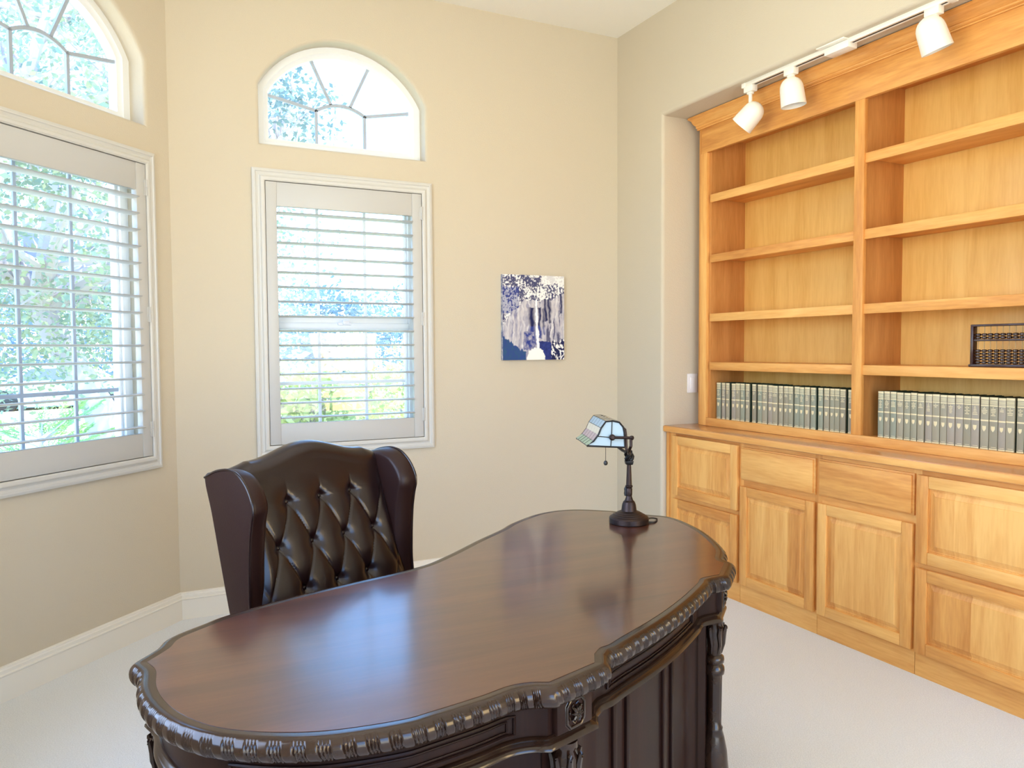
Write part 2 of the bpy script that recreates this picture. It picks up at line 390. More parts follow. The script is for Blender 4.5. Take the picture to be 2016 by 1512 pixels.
def window_arch(n, fr, c, label):
    root = thing('window_%d' % n, fr.p(c, -.09, 2.145), label, 'window', kind='structure')
    O = arch(c, .400, 2.145, 2.413, 2.658); I = arch(c, .345, 2.192, 2.409, 2.608)
    rows = [[fr.p(p[0], d, p[1]) for p in P] for P, d in ((O, -.135), (O, -.080), (offset_loop(I, .022), -.080), (offset_loop(I, .014), -.088), (I, -.092), (I, -.135))]
    MB().grid(rows, closed_u=True, closed_v=True).build('frame', M['vinyl'], root)
    m = MB(); D = -.105
    def bar(p0, p1):
        a, b = Vector(p0), Vector(p1); t = (b-a).normalized(); nn = Vector((-t.y, t.x))*.0072
        cs = [a-nn, b-nn, b+nn, a+nn]
        m.hexa([fr.p(p.x, D-.006, p.y) for p in cs]+[fr.p(p.x, D+.006, p.y) for p in cs])
    for s in (-1, 1):
        bar((c+s*.119, 2.19), (c+s*.119, 2.354)); bar((c+s*.119, 2.352), (c+s*.347, 2.396)); bar((c+s*.047, 2.388), (c+s*.140, 2.586))
    pts = [(c-.119+.238*k/12, 2.352+.038*(1-((k-6)/6)**2)) for k in range(13)]
    for a, b in zip(pts[:-1], pts[1:]): bar(a, b)
    m.build('muntin_bars', M['lead'], root)
    G = offset_loop(I, .01)
    MB().add([fr.p(p[0], -.112, p[1]) for p in G]+[fr.p(p[0], -.116, p[1]) for p in G],
             [tuple(range(len(G))), tuple(range(2*len(G)-1, len(G)-1, -1))]).build('pane', M['glass'], root)
    return root
window_rect(1, F_bay, CL, False, 'rectangular window with grey bars behind the left shutter')
window_arch(2, F_bay, AL, 'arched fanlight window high on the angled left wall')
window_rect(3, F_back, CB, True, 'sash window with white meeting rail behind the centre shutter')
window_arch(4, F_back, AB, 'arched fanlight window high on the back wall')

w5 = thing('window_5', (XL-.07, -2.35, .8), 'unseen window added around the side fill light left of the camera', 'window', kind='structure')  # made-up window unit that dresses the side fill light
f5 = MB()
for (p0, p1, q0, q1) in ((-3.2, -3.15, .8, 2.3), (-1.55, -1.5, .8, 2.3), (-3.15, -1.55, .8, .85), (-3.15, -1.55, 2.25, 2.3)): F_side.box(f5, p0, p1, -.13, -.06, q0, q1, .003)
f5.build('frame', M['vinyl'], w5)
g5 = MB(); F_side.box(g5, -3.17, -1.53, -.104, -.100, .83, 2.27); g5.build('pane', M['glass'], w5)

# ------------------------------------------------------------------ plantation shutters
def shutter(fr, c, label):
    root = thing('plantation_shutter', fr.p(c, 0, .70), label, 'shutter', 'white plantation shutters')
    o0, o1, z0, z1 = c-.433, c+.433, .700, 2.029
    # casing: stepped moulding swept round the opening, w measured inwards from the outer edge
    prof = [(0, 0), (0, .016), (.010, .021), (.014, .021), (.017, .017), (.026, .014), (.033, .017), (.037, .024), (.041, .026), (.050, .026), (.0555, .022), (.0555, -.02)]
    rows = []
    for w, d in prof:
        rows.append([fr.p(o0+w, d, z0+w), fr.p(o1-w, d, z0+w), fr.p(o1-w, d, z1-w), fr.p(o0+w, d, z1-w)])
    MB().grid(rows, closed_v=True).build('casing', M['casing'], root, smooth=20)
    g = .0025; a0, a1, b0, b1 = o0+.0555+g, o1-.0555-g, z0+.0555+g, z1-.0555-g
    st = .049; la, lb, lz0, lz1 = a0+st, a1-st, .856, 1.861
    p = MB()
    fr.box(p, a0, la, -.008, .020, b0, b1, .002); fr.box(p, lb, a1, -.008, .020, b0, b1, .002)
    fr.box(p, la, lb, -.006, .0175, b0, lz0, .002); fr.box(p, la, lb, -.006, .0175, lz1, b1, .002)
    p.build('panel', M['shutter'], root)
    lv = MB(); tilt = R(3.5)
    for k in range(15):
        zc = 1.830-.0677*k; n = 10; ring = []
        for j in range(n*2):
            th = 2*PI*j/(n*2); x = .033*math.cos(th); y = .0052*math.sin(th)*(1-.25*abs(math.cos(th)))
            ring.append((x*math.cos(tilt)-y*math.sin(tilt), x*math.sin(tilt)+y*math.cos(tilt)))
        lv.grid([[fr.p(a, .006+d, zc+z) for d, z in ring] for a in (la+.001, lb-.001)], closed_v=True, cap0=True, cap1=True)
    lv.build('louvers', M['shutter'], root)
    for hz in (1.86, 1.335, .855):
        h = MB(); h.lathe([(.0045, 0), (.0045, .034)], fr.p(a1+.001, .024, hz-.017), 10)
        h.lathe([(.0045, .0355), (.0045, .066)], fr.p(a1+.001, .024, hz-.017), 10)
        fr.box(h, a1-.010, a1+.012, .0195, .0225, hz-.016, hz+.048, .001)
        h.build('hinge', M['shutter'], root)
    return root
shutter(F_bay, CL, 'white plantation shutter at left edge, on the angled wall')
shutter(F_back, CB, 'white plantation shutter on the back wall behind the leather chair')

# ------------------------------------------------------------------ cabinets and bookcase (face frames look towards -X)
XF, XD = .036, .017                                # face frame and door faces
def flat_front(mb, y0, y1, z0, z1):               # slab drawer front with a stepped edge
    mb.hexa([(XF, y0, z0), (XF, y1, z0), (XF, y1, z1), (XF, y0, z1), (XF-.010, y0, z0), (XF-.010, y1, z0), (XF-.010, y1, z1), (XF-.010, y0, z1)], .001)
    i = .007; mb.box((XD, y0+i, z0+i), (XF-.009, y1-i, z1-i), .0015)
def frame_front(y0, y1, z0, z1, parent, w=.044):
    y0, y1 = min(y0, y1), max(y0, y1)
    pn = MB(); Y0, Y1, Z0, Z1 = y0+w, y1-w, z0+w, z1-w
    ring = lambda i, x: [(x, Y0+i, Z0+i), (x, Y1-i, Z0+i), (x, Y1-i, Z1-i), (x, Y0+i, Z1-i)]
    rows = [ring(-w+.006, XF-.002), ring(-w+.006, XD+.009), ring(-.002, XD+.009), ring(.004, XD+.008), ring(.005, XD+.011), ring(.010, XD+.011), ring(.026, XD+.0045), ring(.027, XD+.0025)]
    pn.grid(rows, closed_v=True); n = len(pn.v); pn.f.append([n-4, n-3, n-2, n-1]); pn.mi.append(0)
    o = pn.build('door' if z1-z0 > .36 else 'drawer', M['wood_panel'], parent, smooth=15)
    for p, q_ in ((y0, y0+w), (y1-w, y1)): MB().box((XD, p, z0), (XF, q_, z1), .003).build('stile', M['wood_v'], o)
    for p, q_ in ((z0, z0+w), (z1-w, z1)): MB().box((XD+.0004, y0+w, p), (XF, y1-w, q_), .003).build('rail', M['wood_h'], o)
    return o
ZT = .7565
def cabinet(y0, y1, label, cells, scribe=False):
    """cells: (kind, y0, y1, z0, z1)"""
    root = thing('base_cabinet', ((XF+.45)/2, (y0+y1)/2, 0), label, 'cabinet', 'maple base cabinets')
    ylo, yhi = min(y0, y1), max(y0, y1)
    fy0 = min(min(k[1:3]) for k in cells)+.008; fy1 = max(max(k[1:3]) for k in cells)-.008
    MB().box((XF, ylo, .085), (XF+.02, fy0, ZT)).build('face_stile', M['wood_v'], root); MB().box((XF, fy1, .085), (XF+.02, yhi, ZT)).build('face_stile', M['wood_v'], root)
    tops = sorted(k[4] for k in cells)
    for z0_, z1_ in ((.73, ZT), (tops[0]-.008, tops[0]+.034)):
        MB().box((XF+.0003, fy0, z0_), (XF+.02, fy1, z1_)).build('face_rail', M['wood_h'], root)
    b = MB().box((XF-.001, ylo+.001, 0), (XF+.02, yhi-.001, .1)); b.build('base_rail', M['wood_h'], root)
    k = MB().box((XF+.02, ylo, .0), (.435, yhi, ZT)); k.build('carcass', M['wood_side'], root)
    if scribe:
        MB().box((XF-.010, yhi-.022, 0), (XF+.004, yhi, ZT), .003).build('scribe_strip', M['wood_v'], root)
    for kind, a, b_, z0, z1 in cells:
        if kind == 'slab':
            f = MB(); flat_front(f, min(a, b_), max(a, b_), z0, z1); f.build('drawer', M['wood_h'], root)
        else:
            frame_front(a, b_, z0, z1, root)
    return root
cabinet(RY0-.004, -.968, 'maple file cabinet beside the corner wall, two stacked panelled drawers', [('panel', -.479, -.958, .434, .742), ('panel', -.479, -.958, .092, .413)], True)
cabinet(-.968, -1.421, 'maple base cabinet under the left books, one drawer above one door', [('slab', -.979, -1.411, .585, .738), ('panel', -.979, -1.411, .093, .555)])
cabinet(-1.421, -1.869, 'maple base cabinet under the bookcase divider, drawer above a wider-looking door', [('slab', -1.432, -1.862, .586, .739), ('panel', -1.432, -1.862, .092, .556)])
cabinet(-1.869, -2.42, 'maple file cabinet at the right edge, two stacked panelled drawers', [('panel', -1.877, -2.357, .420, .738), ('panel', -1.877, -2.357, .089, .400)])
wt = thing('worktop', (.25, -1.45, ZT), 'maple worktop with a grooved front edge running below the bookcase', 'worktop')
MB().box((.011, -2.50, ZT), (.445, RY0-.002, .7906), .004).build('board', M['wood_top'], wt)
nz = MB()
nz.grid([[(x, y, z) for x, z in ((.014, .7615), (.0085, .7605), (.0075, .763), (.0075, .783), (.009, .786), (.013, .7865))] for y in (-2.50, RY0-.002)], cap0=False)
nz.build('nosing', M['wood_h'], wt)

bc = thing('bookcase', (.30, -1.45, .7906), 'tall open maple bookcase standing on the worktop in the wall recess', 'bookcase')
XB = .188; BL0, BL1 = -.475, -2.467; ZB = .791
m = MB(); m.box((XB+.004, BL0, ZB), (XB+.022, -.497, 2.335), .003); m.build('face_stile', M['wood_v'], bc)
for a, b in ((-.490, -.538), (-1.447, -1.495), (-2.404, -2.452)):
    MB().box((XB, b, .832 if a != -.490 else ZB), (XB+.02, a, 2.205), .002).build('face_stile', M['wood_v'], bc)
MB().box((XB+.0005, -2.46, ZB), (XB+.02, -.538, .832), .002).build('base_rail', M['wood_h'], bc)
MB().box((XB+.0002, -2.46, 2.205), (XB+.02, -.497, 2.345), .001).build('frieze', M['wood_h'], bc)
# crown moulding: profile (out from face, z) with a return at the left end
CP = [(.0, 2.331), (.006, 2.331), (.008, 2.336), (.005, 2.339), (.011, 2.343), (.012, 2.349), (.010, 2.352), (.017, 2.358), (.024, 2.368), (.028, 2.380), (.038, 2.387), (.041, 2.390), (.041, 2.398), (.0, 2.398)]
rows = []
for y, k in ((-2.50, 0), (BL0, 1)):
    rows.append([(XB-d, y+k*d, z) for d, z in CP])
rows.append([(XB+.24, BL0+d, z) for d, z in CP])
MB().grid(rows, closed_v=True, cap0=True, cap1=True).build('crown_moulding', M['wood_h'], bc, smooth=35)
XBK = .435
for y in (-.536, -1.452, -1.472, -2.388):
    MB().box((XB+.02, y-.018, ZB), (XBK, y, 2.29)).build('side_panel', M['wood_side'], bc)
MB().box((XB+.02, BL0, ZB), (XBK+.01, BL0-.012, 2.33)).build('outer_side', M['wood_v'], bc)
MB().box((XBK, -2.41, ZB), (XBK+.012, -.536, 2.30)).build('back_panel', M['wood_back'], bc)
MB().box((XB+.02, -2.41, 2.275), (XBK, -.536, 2.295)).build('top_panel', M['wood_h'], bc)
MB().box((XB+.02, -2.41, .806), (XBK, -.536, .8265)).build('bottom_shelf', M['wood_h'], bc)
for (a, b) in ((-.556, -1.450), (-1.492, -2.386)):
    for z in (1.945, 1.637, 1.333, 1.082):
        s = MB().box((XB+.020, b, z+.018), (XBK-.002, a, z+.040)).build('shelf', M['wood_h'], bc)
        MB().box((XB+.007, b+.001, z), (XB+.0205, a-.001, z+.041), .003).build('shelf_edge', M['wood_h'], s)

# ------------------------------------------------------------------ books
LEFT = [(-.5642, -.595), (-.6011, -.6268), (-.6359, -.6612), (-.6745, -.7038), (-.7038, -.7356), (-.7399, -.7697), (-.7754, -.8019), (-.8199, -.846), (-.8582, -.8877), (-.8904, -.9235), (-.9274, -.956), (-.956, -.9906),
        (-.9958, -1.0235), (-1.0272, -1.0544), (-1.0544, -1.0838), (-1.0898, -1.1198), (-1.121, -1.1482), (-1.1505, -1.1807), (-1.1876, -1.2162), (-1.2286, -1.2554), (-1.261, -1.2906), (-1.295, -1.3187), (-1.3187, -1.3454), (-1.3464, -1.3758), (-1.3893, -1.4185)]
RIGHT = [(-1.5363, -1.5628), (-1.5647, -1.5917), (-1.5935, -1.6209), (-1.6237, -1.6533), (-1.6551, -1.6833), (-1.6859, -1.7128), (-1.7145, -1.7434), (-1.746, -1.7744), (-1.7752, -1.8055), (-1.808, -1.8353), (-1.8369, -1.8675),
         (-1.8684, -1.8982), (-1.899, -1.9283), (-1.9291, -1.9594), (-1.964, -1.9943), (-1.9958, -2.0263), (-2.0278, -2.054), (-2.054, -2.084), (-2.0897, -2.1149), (-2.119, -2.147)]
M['board'] = mat('dark_green_cloth', (.020, .050, .030), .6)
SP = [mat('faded_spine_cloth_%d' % i, c, .65, bump=(300, .2, .002)) for i, c in enumerate([(.36, .33, .235), (.33, .32, .225), (.30, .32, .235), (.37, .33, .26), (.32, .295, .21)])]
ORD = ['first', 'second', 'third', 'fourth', 'fifth', 'sixth', 'seventh', 'eighth', 'ninth', 'tenth', 'eleventh', 'twelfth', 'thirteenth', 'fourteenth', 'fifteenth', 'sixteenth', 'seventeenth', 'eighteenth', 'nineteenth', 'twentieth', 'twenty-first', 'twenty-second', 'twenty-third', 'twenty-fourth', 'twenty-fifth']
SHIELD = [(-.40, .5), (-.12, .44), (0, .5), (.12, .44), (.40, .5), (.40, .05), (.28, -.25), (0, -.5), (-.28, -.25), (-.40, .05)]
def book(ya, yb, idx, where, rnd):
    y0, y1 = min(ya, yb)+.0006, max(ya, yb)-.0006; yc = (y0+y1)/2; w = y1-y0
    z0 = .8268; h = .1895+rnd.uniform(-.0015, .001); x0 = .236+rnd.uniform(-.001, .003); x1 = x0+.135
    root = thing('book', (x0+.07, yc, z0), '%s grey-green gilt book from the left end of the %s row of books' % (ORD[idx], where), 'book', 'gilt-spined books on the %s bottom shelf' % where)
    MB().box((x0+.008, y0, z0), (x1, y0+.003, z0+h), .0008, seg=1).box((x0+.008, y1-.003, z0), (x1, y1, z0+h), .0008, seg=1).build('cover', M['board'], root)
    n = 8; arc = []
    for k in range(n+1):
        t = -1+2*k/n; arc.append((x0+.0026*(t*t), yc+t*w/2))
    sp_ = MB(); ring = arc+[(x0+.010, y1), (x0+.010, y0)]
    sp_.grid([[(p[0], p[1], z) for p in ring] for z in (z0, z0+h)], closed_v=True, cap0=True, cap1=True)
    sp_.build('spine', SP[rnd.randrange(5)], root, smooth=50)
    MB().box((x0+.007, y0+.003, z0+.003), (x1-.004, y1-.003, z0+h-.003)).build('page_block', M['pages'], root)
    g = MB(); arcg = lambda off, t: (x0+.0026*t*t-off, yc+t*w/2)
    def band(za, zb, ta=-1, tb=1, off=.0004):
        ts = [ta+(tb-ta)*k/6 for k in range(7)]
        g.grid([[(*arcg(off, t), z0+z) for t in ts] for z in (za, zb)])
    H = h
    band(H*.955, H*.999); band(H*.83, H*.850)
    for f in (.935, .915, .895, .873): band(H*f-.0012, H*f+.0008, -.93, .93)
    band(H*.542, H*.570); band(0, H*.032); band(H*.052, H*.060, -.75, .45)
    band(H*.795, H*.81, -.12, .12)
    zt = .775
    for k in range(rnd.choice((2, 3, 4, 5))):
        a = rnd.uniform(.25, .75); band(H*zt-.0012, H*zt+.0012, -a, a); zt -= .030
    sh = min(w*.62, .019)
    g.add([(x0-.0004+.0026*(2*p[0]*sh/w)**2, yc+p[0]*sh*.95, z0+H*.40+p[1]*sh*1.15) for p in SHIELD], [tuple(range(len(SHIELD)))])
    g.build('gilding', M['gilt'], root, smooth=0)
rb = random.Random(3)
for i, (a, b) in enumerate(LEFT): book(a, b, i, 'left', rb)
for i, (a, b) in enumerate(RIGHT): book(a, b, i, 'right', rb)

# ------------------------------------------------------------------ abacus
ab = thing('abacus', (.225, -2.10, 1.123), 'dark wooden abacus standing on the shelf above the right books', 'abacus')
ax0, ax1, ay, az0, az1 = .205, .232, -1.941, 1.1232, 1.2755; na = 13; dy = .0217; aw = na*dy+.030
f = MB(); f.box((ax0, ay-aw, az0), (ax1, ay, az0+.011), .002); f.box((ax0, ay-aw, az1-.008), (ax1, ay, az1), .002)
f.box((ax0, ay-.010, az0+.009), (ax1, ay, az1-.006), .002); f.box((ax0, ay-aw, az0+.009), (ax1, ay-aw+.010, az1-.006), .002)
f.box((ax0+.002, ay+.008, az0), (ax1-.002, ay-.006, az0+.010), .003)
f.build('frame', M['abacus'], ab)
MB().box((ax0+.003, ay-aw+.008, 1.2155), (ax1-.003, ay-.008, 1.2225), .0015).build('divider_bar', M['abacus'], ab)
bead_me = None
for k in range(na):
    y = ay-.022-dy*k
    MB().lathe([(.0018, 0), (.0018, az1-az0-.012)], ((ax0+ax1)/2, y, az0+.006), 6).build('rod', M['rod'], ab)
    for z in [az0+.0115+.0104*(j+.5) for j in range(5)]+[1.2230+.0104*(j+.5) for j in range(2)]:
        if bead_me is None:
            prof = [(.0019, -.0048), (.0070, -.0045), (.0098, -.0014), (.0098, .0014), (.0070, .0045), (.0019, .0048)]
            b0 = MB().lathe(prof, ((ax0+ax1)/2, y, z), 14).build('bead', M['bead'], ab, loc=((ax0+ax1)/2, y, z)); bead_me = b0
        else:
            b1 = bead_me.copy(); col.objects.link(b1); b1.parent = ab; b1.location = Vector(((ax0+ax1)/2, y, z))-ab.location

# ------------------------------------------------------------------ track light
tl = thing('track_light', (.052, -1.46, 2.402), 'white track light with three bell-shaped spotlights on the recess ceiling', 'light')
TX = .052
t_ = MB(); t_.box((TX-.017, -1.955, 2.384), (TX-.006, -.962, 2.402), .001); t_.box((TX+.006, -1.955, 2.384), (TX+.017, -.962, 2.402), .001); t_.box((TX-.016, -1.955, 2.396), (TX+.016, -.962, 2.402)); t_.build('track', M['white_metal'], tl)
MB().box((TX-.0058, -1.95, 2.3850), (TX+.0058, -.97, 2.3890)).build('track_slot', M['black'], tl)
MB().box((TX-.026, -1.545, 2.366), (TX+.026, -1.430, 2.394), .002).box((TX-.045, -1.54, 2.397), (TX+.045, -1.405, 2.4018), .001).build('power_feed', M['white_metal'], tl)
for y in (-.966, -1.951): MB().box((TX-.020, y-.012, 2.381), (TX+.020, y+.012, 2.402), .002).build('end_cap', M['white_metal'], tl)
bell = [(.0, .0), (.012, .001), (.024, .006), (.034, .0135), (.0415, .0235), (.0465, .036), (.0485, .050), (.0525, .122), (.0505, .122), (.046, .050), (.036, .020), (.0, .008)]
for y, ax, drop, shift in ((-.992, (-.30, .62, -.66), .046, (.018, -.044, -.003)), (-1.232, (.13, -.05, -1), .000, (-.004, 0, .004)), (-1.885, (.36, -.12, -.93), .004, (-.020, .014, .014))):
    h = MB(); h.box((TX-.016, y-.028, 2.357), (TX+.016, y+.028, 2.386), .003); h.box((TX-.010, y-.014, 2.347), (TX+.010, y+.014, 2.360), .003)
    h.lathe([(.0085, 0), (.0085, drop+.012)], (TX, y, 2.350-drop-.012), 12)
    hd = h.build('spotlight', M['white_metal'], tl)
    top = Vector((TX, y, 2.345-drop))+Vector(shift)
    MB().lathe(bell, top, 36, axis=ax).build('bell_shade', M['white_metal'], hd)
    a_ = Vector(ax).normalized(); MB().lathe([(.0, .0), (.030, .0), (.040, .018), (.0, .022)], top+a_*.085, 20, axis=ax).build('bulb', M['plastic'], hd)

# ------------------------------------------------------------------ light switch on the recess side wall
sw = thing('light_switch', (.199, RY0-.003, 1.008), 'white rocker light switch on the recess wall left of the bookcase', 'switch')
MB().box((.166, RY0-.006, .957), (.232, RY0, 1.059), .002).build('wall_plate', M['plastic'], sw)
MB().box((.184, RY0-.009, .977), (.214, RY0-.005, 1.039), .0015).build('rocker', M['plastic'], sw)

# ------------------------------------------------------------------ canvas print of a waterfall
cv = thing('canvas_picture', (-.552, -.011, 1.365), 'blue-white canvas picture of a waterfall on the back wall', 'picture')
cx0, cx1, cz0, cz1 = -.739, -.365, 1.138, 1.592
nu, nv = 150, 182
def nz_(x, y, s, o=0): return noise.noise(Vector((x*s, y*s, o)))
def fb(x, y, s, o=0): return nz_(x, y, s, o)*.6+nz_(x, y, s*2.1, o+5)*.3+nz_(x, y, s*4.3, o+9)*.2
def lerp(a, b, t): t = max(0, min(1, t)); return tuple(p+(q_-p)*t for p, q_ in zip(a, b))
DARK, MID, PALE, WHITE, BLUE = (.012, .016, .08), (.20, .20, .33), (.58, .55, .56), (.86, .85, .82), (.03, .05, .24)
def picture(u, v):                                # u to the right, v upwards, both 0..1
    uo, vo = u, v; u = u+.022*nz_(u, v, 9, 21)+.012*nz_(u, v, 26, 22); v = v+.020*nz_(u, v, 10, 23)+.014*nz_(u, v, 30, 24)
    st = nz_(u*26, v*2.6, 1, 2)*.6+nz_(u*60, v*5, 1, 7)*.4       # vertical rock streaks
    c = lerp(MID, PALE, .66+st*1.2+.5*fb(u, v, 18, 31)); c = lerp(c, WHITE, max(0, nz_(u*34, v*9, 1, 33)-.1)*1.2)
    if u > .60 and st < -.18: c = lerp(c, DARK, .7)
    # shaded clefts each side of the fall
    for cu, wd_, v0, v1, k in ((.47, .055, .18, .62, .9), (.60, .028, .25, .62, .9), (.70, .03, .45, .72, .95), (.765, .03, .42, .78, .8), (.97, .02, .56, .80, .95), (.66, .02, .30, .60, .6)):
        if v0 < v < v1:
            dd_ = abs(u-cu+.05*(v-.4)+.02*nz_(u, v, 9, 3))/wd_
            if dd_ < 1.4: c = lerp(c, BLUE if v < .4 else DARK, k*(1.35-dd_))
    tree = .80-.55*u+.10*nz_(u, v, 6, 1)                      # foliage over the top and down the left side
    top_line = .80-.10*math.sin(u*3)+.05*nz_(u, v, 7, 4)
    if v > top_line or (u < .34 and v > .42+.9*u+.08*nz_(u, v, 8, 6)):
        k = fb(uo, vo, 38, 11)+.5*nz_(uo, vo, 7, 12); c = lerp(lerp(DARK, MID, .3), WHITE, (k+.10)*5)
        if u < .26 and .55 < v < .86: c = lerp(c, BLUE, .55 if k > 0 else .85)
        if u > .62 and v > .9: c = lerp(c, WHITE, .75)
    fw_ = .012+.028*max(0, (.70-v))                           # the fall itself
    if v < .72 and abs(u-.545+.05*(v-.5)) < fw_*(1+.3*nz_(u, v, 20, 8)): c = lerp(WHITE, (1, 1, 1), .5)
    if v < .34: 
        k = fb(u, v, 22, 14)
        if .33 < u < .50 and v > .12: c = lerp(BLUE, PALE, .3+k)
        if .58 < u < .78 and v < .22: c = lerp(BLUE, DARK, .3+k)
        if u < .36 and v < .27-.5*u+.03*nz_(u*40, 0, 1, 3): c = lerp((.03, .09, .19), BLUE, .4+k)
        if u > .78 and v < .24-.25*(.98-u)+.04*nz_(u*14, 1, 1, 3): c = WHITE if k > .05 else DARK
        if ((u-.53)/.15)**2+((v-.03)/.11)**2 < 1+.4*k: c = (.92, .92, .84)
    return c
verts = []; cols = []
for j in range(nv):
    for i in range(nu):
        u, v = i/(nu-1), j/(nv-1); verts.append((cx0+(cx1-cx0)*u, -.0225, cz0+(cz1-cz0)*v)); cols.append(picture(u, v))
me = bpy.data.meshes.new('print'); L0 = Vector(cv.location)
me.from_pydata([tuple(Vector(p)-L0) for p in verts], [], [(j*nu+i, j*nu+i+1, (j+1)*nu+i+1, (j+1)*nu+i) for j in range(nv-1) for i in range(nu-1)])
ca = me.color_attributes.new('Col', 'FLOAT_COLOR', 'POINT')
ca.data.foreach_set('color', [x for c in cols for x in (*c, 1)])
me.materials.append(M['canvas']); po = bpy.data.objects.new('print', me); col.objects.link(po); po.parent = cv
M['canvas_edge'] = mat('canvas_edge', (.16, .19, .30), .6); speckle(M['canvas_edge'], (.10, .13, .26), (.55, .55, .58), 45)
MB().box((cx0, -.0222, cz0), (cx1, 0, cz1), .0012).build('stretched_canvas', M['canvas_edge'], cv)

# ------------------------------------------------------------------ desk
# top outline (inner edge of the carved rim) seen in plan, clockwise from the left corner block
def unproject(u, v, dist):
    """a point along the sight line of photo pixel (u, v), dist away"""
    d = fw + r2*((u-1008)/1518.75) + u2*((756-v)/1518.75); return CAM+d*(dist/d.length)
ZD = .675
NEAR = [(-2.495, -2.279), (-2.483, -2.323), (-2.484, -2.389), (-2.475, -2.448), (-2.455, -2.506), (-2.425, -2.557), (-2.391, -2.592), (-2.34, -2.626), (-2.287, -2.65), (-2.231, -2.663), (-2.169, -2.67), (-2.131, -2.666), (-2.046, -2.653), (-1.994, -2.641), (-1.958, -2.644), (-1.929, -2.657), (-1.825, -2.626), (-1.806, -2.595), (-1.783, -2.577), (-1.758, -2.57), (-1.716, -2.549), (-1.608, -2.498), (-1.495, -2.434), (-1.392, -2.366), (-1.354, -2.337), (-1.299, -2.333), (-1.225, -2.267), (-1.216, -2.224), (-1.154, -2.153)]
FAR = [(-1.068, -2.028), (-1.028, -1.903), (-1.017, -1.793), (-1.058, -1.73), (-1.137, -1.62), (-1.238, -1.548), (-1.355, -1.556), (-1.483, -1.632), (-1.556, -1.696), (-1.665, -1.778), (-1.796, -1.884), (-1.902, -1.951), (-2.087, -2.002), (-2.229, -2.046), (-2.35, -2.097), (-2.395, -2.128), (-2.455, -2.175), (-2.478, -2.224)]
rim0 = [Vector(p) for p in NEAR]+[offset_loop(NEAR+FAR, -.020)[len(NEAR)+i] for i in range(len(FAR))]
CORN = {0, 15, 16, 17, 25, 26}
def resample(P, step, corners):
    n = len(P); out = []; keep = []
    for i in range(n):
        p0, p1, p2, p3 = P[i-1], P[i], P[(i+1) % n], P[(i+2) % n]
        if i in corners: p0 = p1-(p2-p1)
        if (i+1) % n in corners: p3 = p2+(p2-p1)
        k = max(1, int(round((p2-p1).length/step))); keep.append(len(out))
        for j in range(k):
            t = j/k
            out.append(.5*((2*p1)+(p2-p0)*t+(2*p0-5*p1+4*p2-p3)*t*t+(3*p1-p0-3*p2+p3)*t*t*t))
    return out, keep
def resample2(P, corners):
    a, _ = resample(P, .0012, corners); out = []
    for i, p in enumerate(a):
        near_ = p.y < -2.24 or (p.x > -1.23 and p.y < -1.9)
        if near_ or i % 4 == 0: out.append(p)
    return out
FL = resample2(rim0, CORN)
ddir = Vector((math.cos(R(26)), math.sin(R(26)))); ndir = Vector((-ddir.y, ddir.x)); DM = Vector((-1.575, -2.512))
desk = thing('desk', (-1.78, -2.2, 0), 'dark carved kidney-shaped executive desk in front of the leather chair', 'desk')
top = MB(); n = len(FL)
bm = bmesh.new(); vs = [bm.verts.new((p.x, p.y, ZD)) for p in FL]; ed = [bm.edges.new((vs[i], vs[(i+1) % n])) for i in range(n)]
bmesh.ops.triangle_fill(bm, use_beauty=True, edges=ed); bm.verts.index_update()
top.add([v.co.copy() for v in bm.verts], [[v.index for v in f.verts] for f in bm.faces]); bm.free()
ins = offset_loop(FL, -.004)
top.grid([[(p.x, p.y, ZD) for p in FL], [(p.x, p.y, ZD-.03) for p in FL]], closed_v=True)
top.build('desktop', M['desk_top'], desk)
# carved rim: rounded moulding with slanted leaf cuts in groups
rows = []; NP = 15; arc = 0
offs = {}
for k in range(NP+1):
    th = R(100-205*k/NP); offs[k] = (.0125+.0165*math.cos(th), -.0185+.0185*math.sin(th))
base = [offset_loop(FL, .002)[i] for i in range(n)]
nrm = []
for i in range(n):
    t_ = (FL[(i+5) % n]-FL[i-5]).normalized(); nrm.append(Vector((t_.y, -t_.x)))
for i in range(n):
    arc += (FL[i]-FL[i-1]).length if i else 0
    row = []
    for k in range(NP+1):
        o, dz = offs[k]; fz = k/NP
        ph = (arc-.013*fz+.004*math.sin(fz*PI))/.0305; g_ = ph-math.floor(ph)
        cut = 0
        if g_ < .60 and .16 < fz < .90:
            e_ = min(1, g_/.05, (.60-g_)/.05)*min(1, (fz-.16)/.12, (.90-fz)/.1)
            cut = (.0006+.0026*(.5-.5*math.cos(2*PI*g_/.15)))*e_
        o2 = o-cut*max(0, o/.029); p = FL[i]+nrm[i]*o2
        row.append((p.x, p.y, ZD+.0005+dz+cut*.4))
    p = FL[i]+nrm[i]*-.006; row.append((p.x, p.y, ZD-.042)); p = FL[i]+nrm[i]*-.010; row.insert(0, (p.x, p.y, ZD-.0015))
    rows.append(row)
MB().grid(rows, closed_u=True).build('carved_rim', M['carved'], desk, smooth=50)
FB, KB = resample(rim0, .012, CORN)
def loop_off(d): return offset_loop(FB, d)
def sweep(prof, name, m, sm=40):
    loops = {}
    rows = []
    for d, z in prof:
        L_ = loops.setdefault(d, loop_off(d)); rows.append([(p.x, p.y, z) for p in L_])
    return MB().grid(rows, closed_u=True, closed_v=True).build(name, m, desk, smooth=sm)
sweep([(-.006, .640), (-.006, .5835), (-.03, .5835), (-.03, .640)], 'apron', M['desk'])
sweep([(-.02, .5845), (-.003, .5845), (.0005, .5820), (-.002, .5790), (-.007, .5770), (-.006, .5750), (.001, .5725), (.006, .5680), (.0065, .5640), (.002, .5605), (-.008, .5580), (-.02, .5570)], 'waist_moulding', M['carved'], 50)
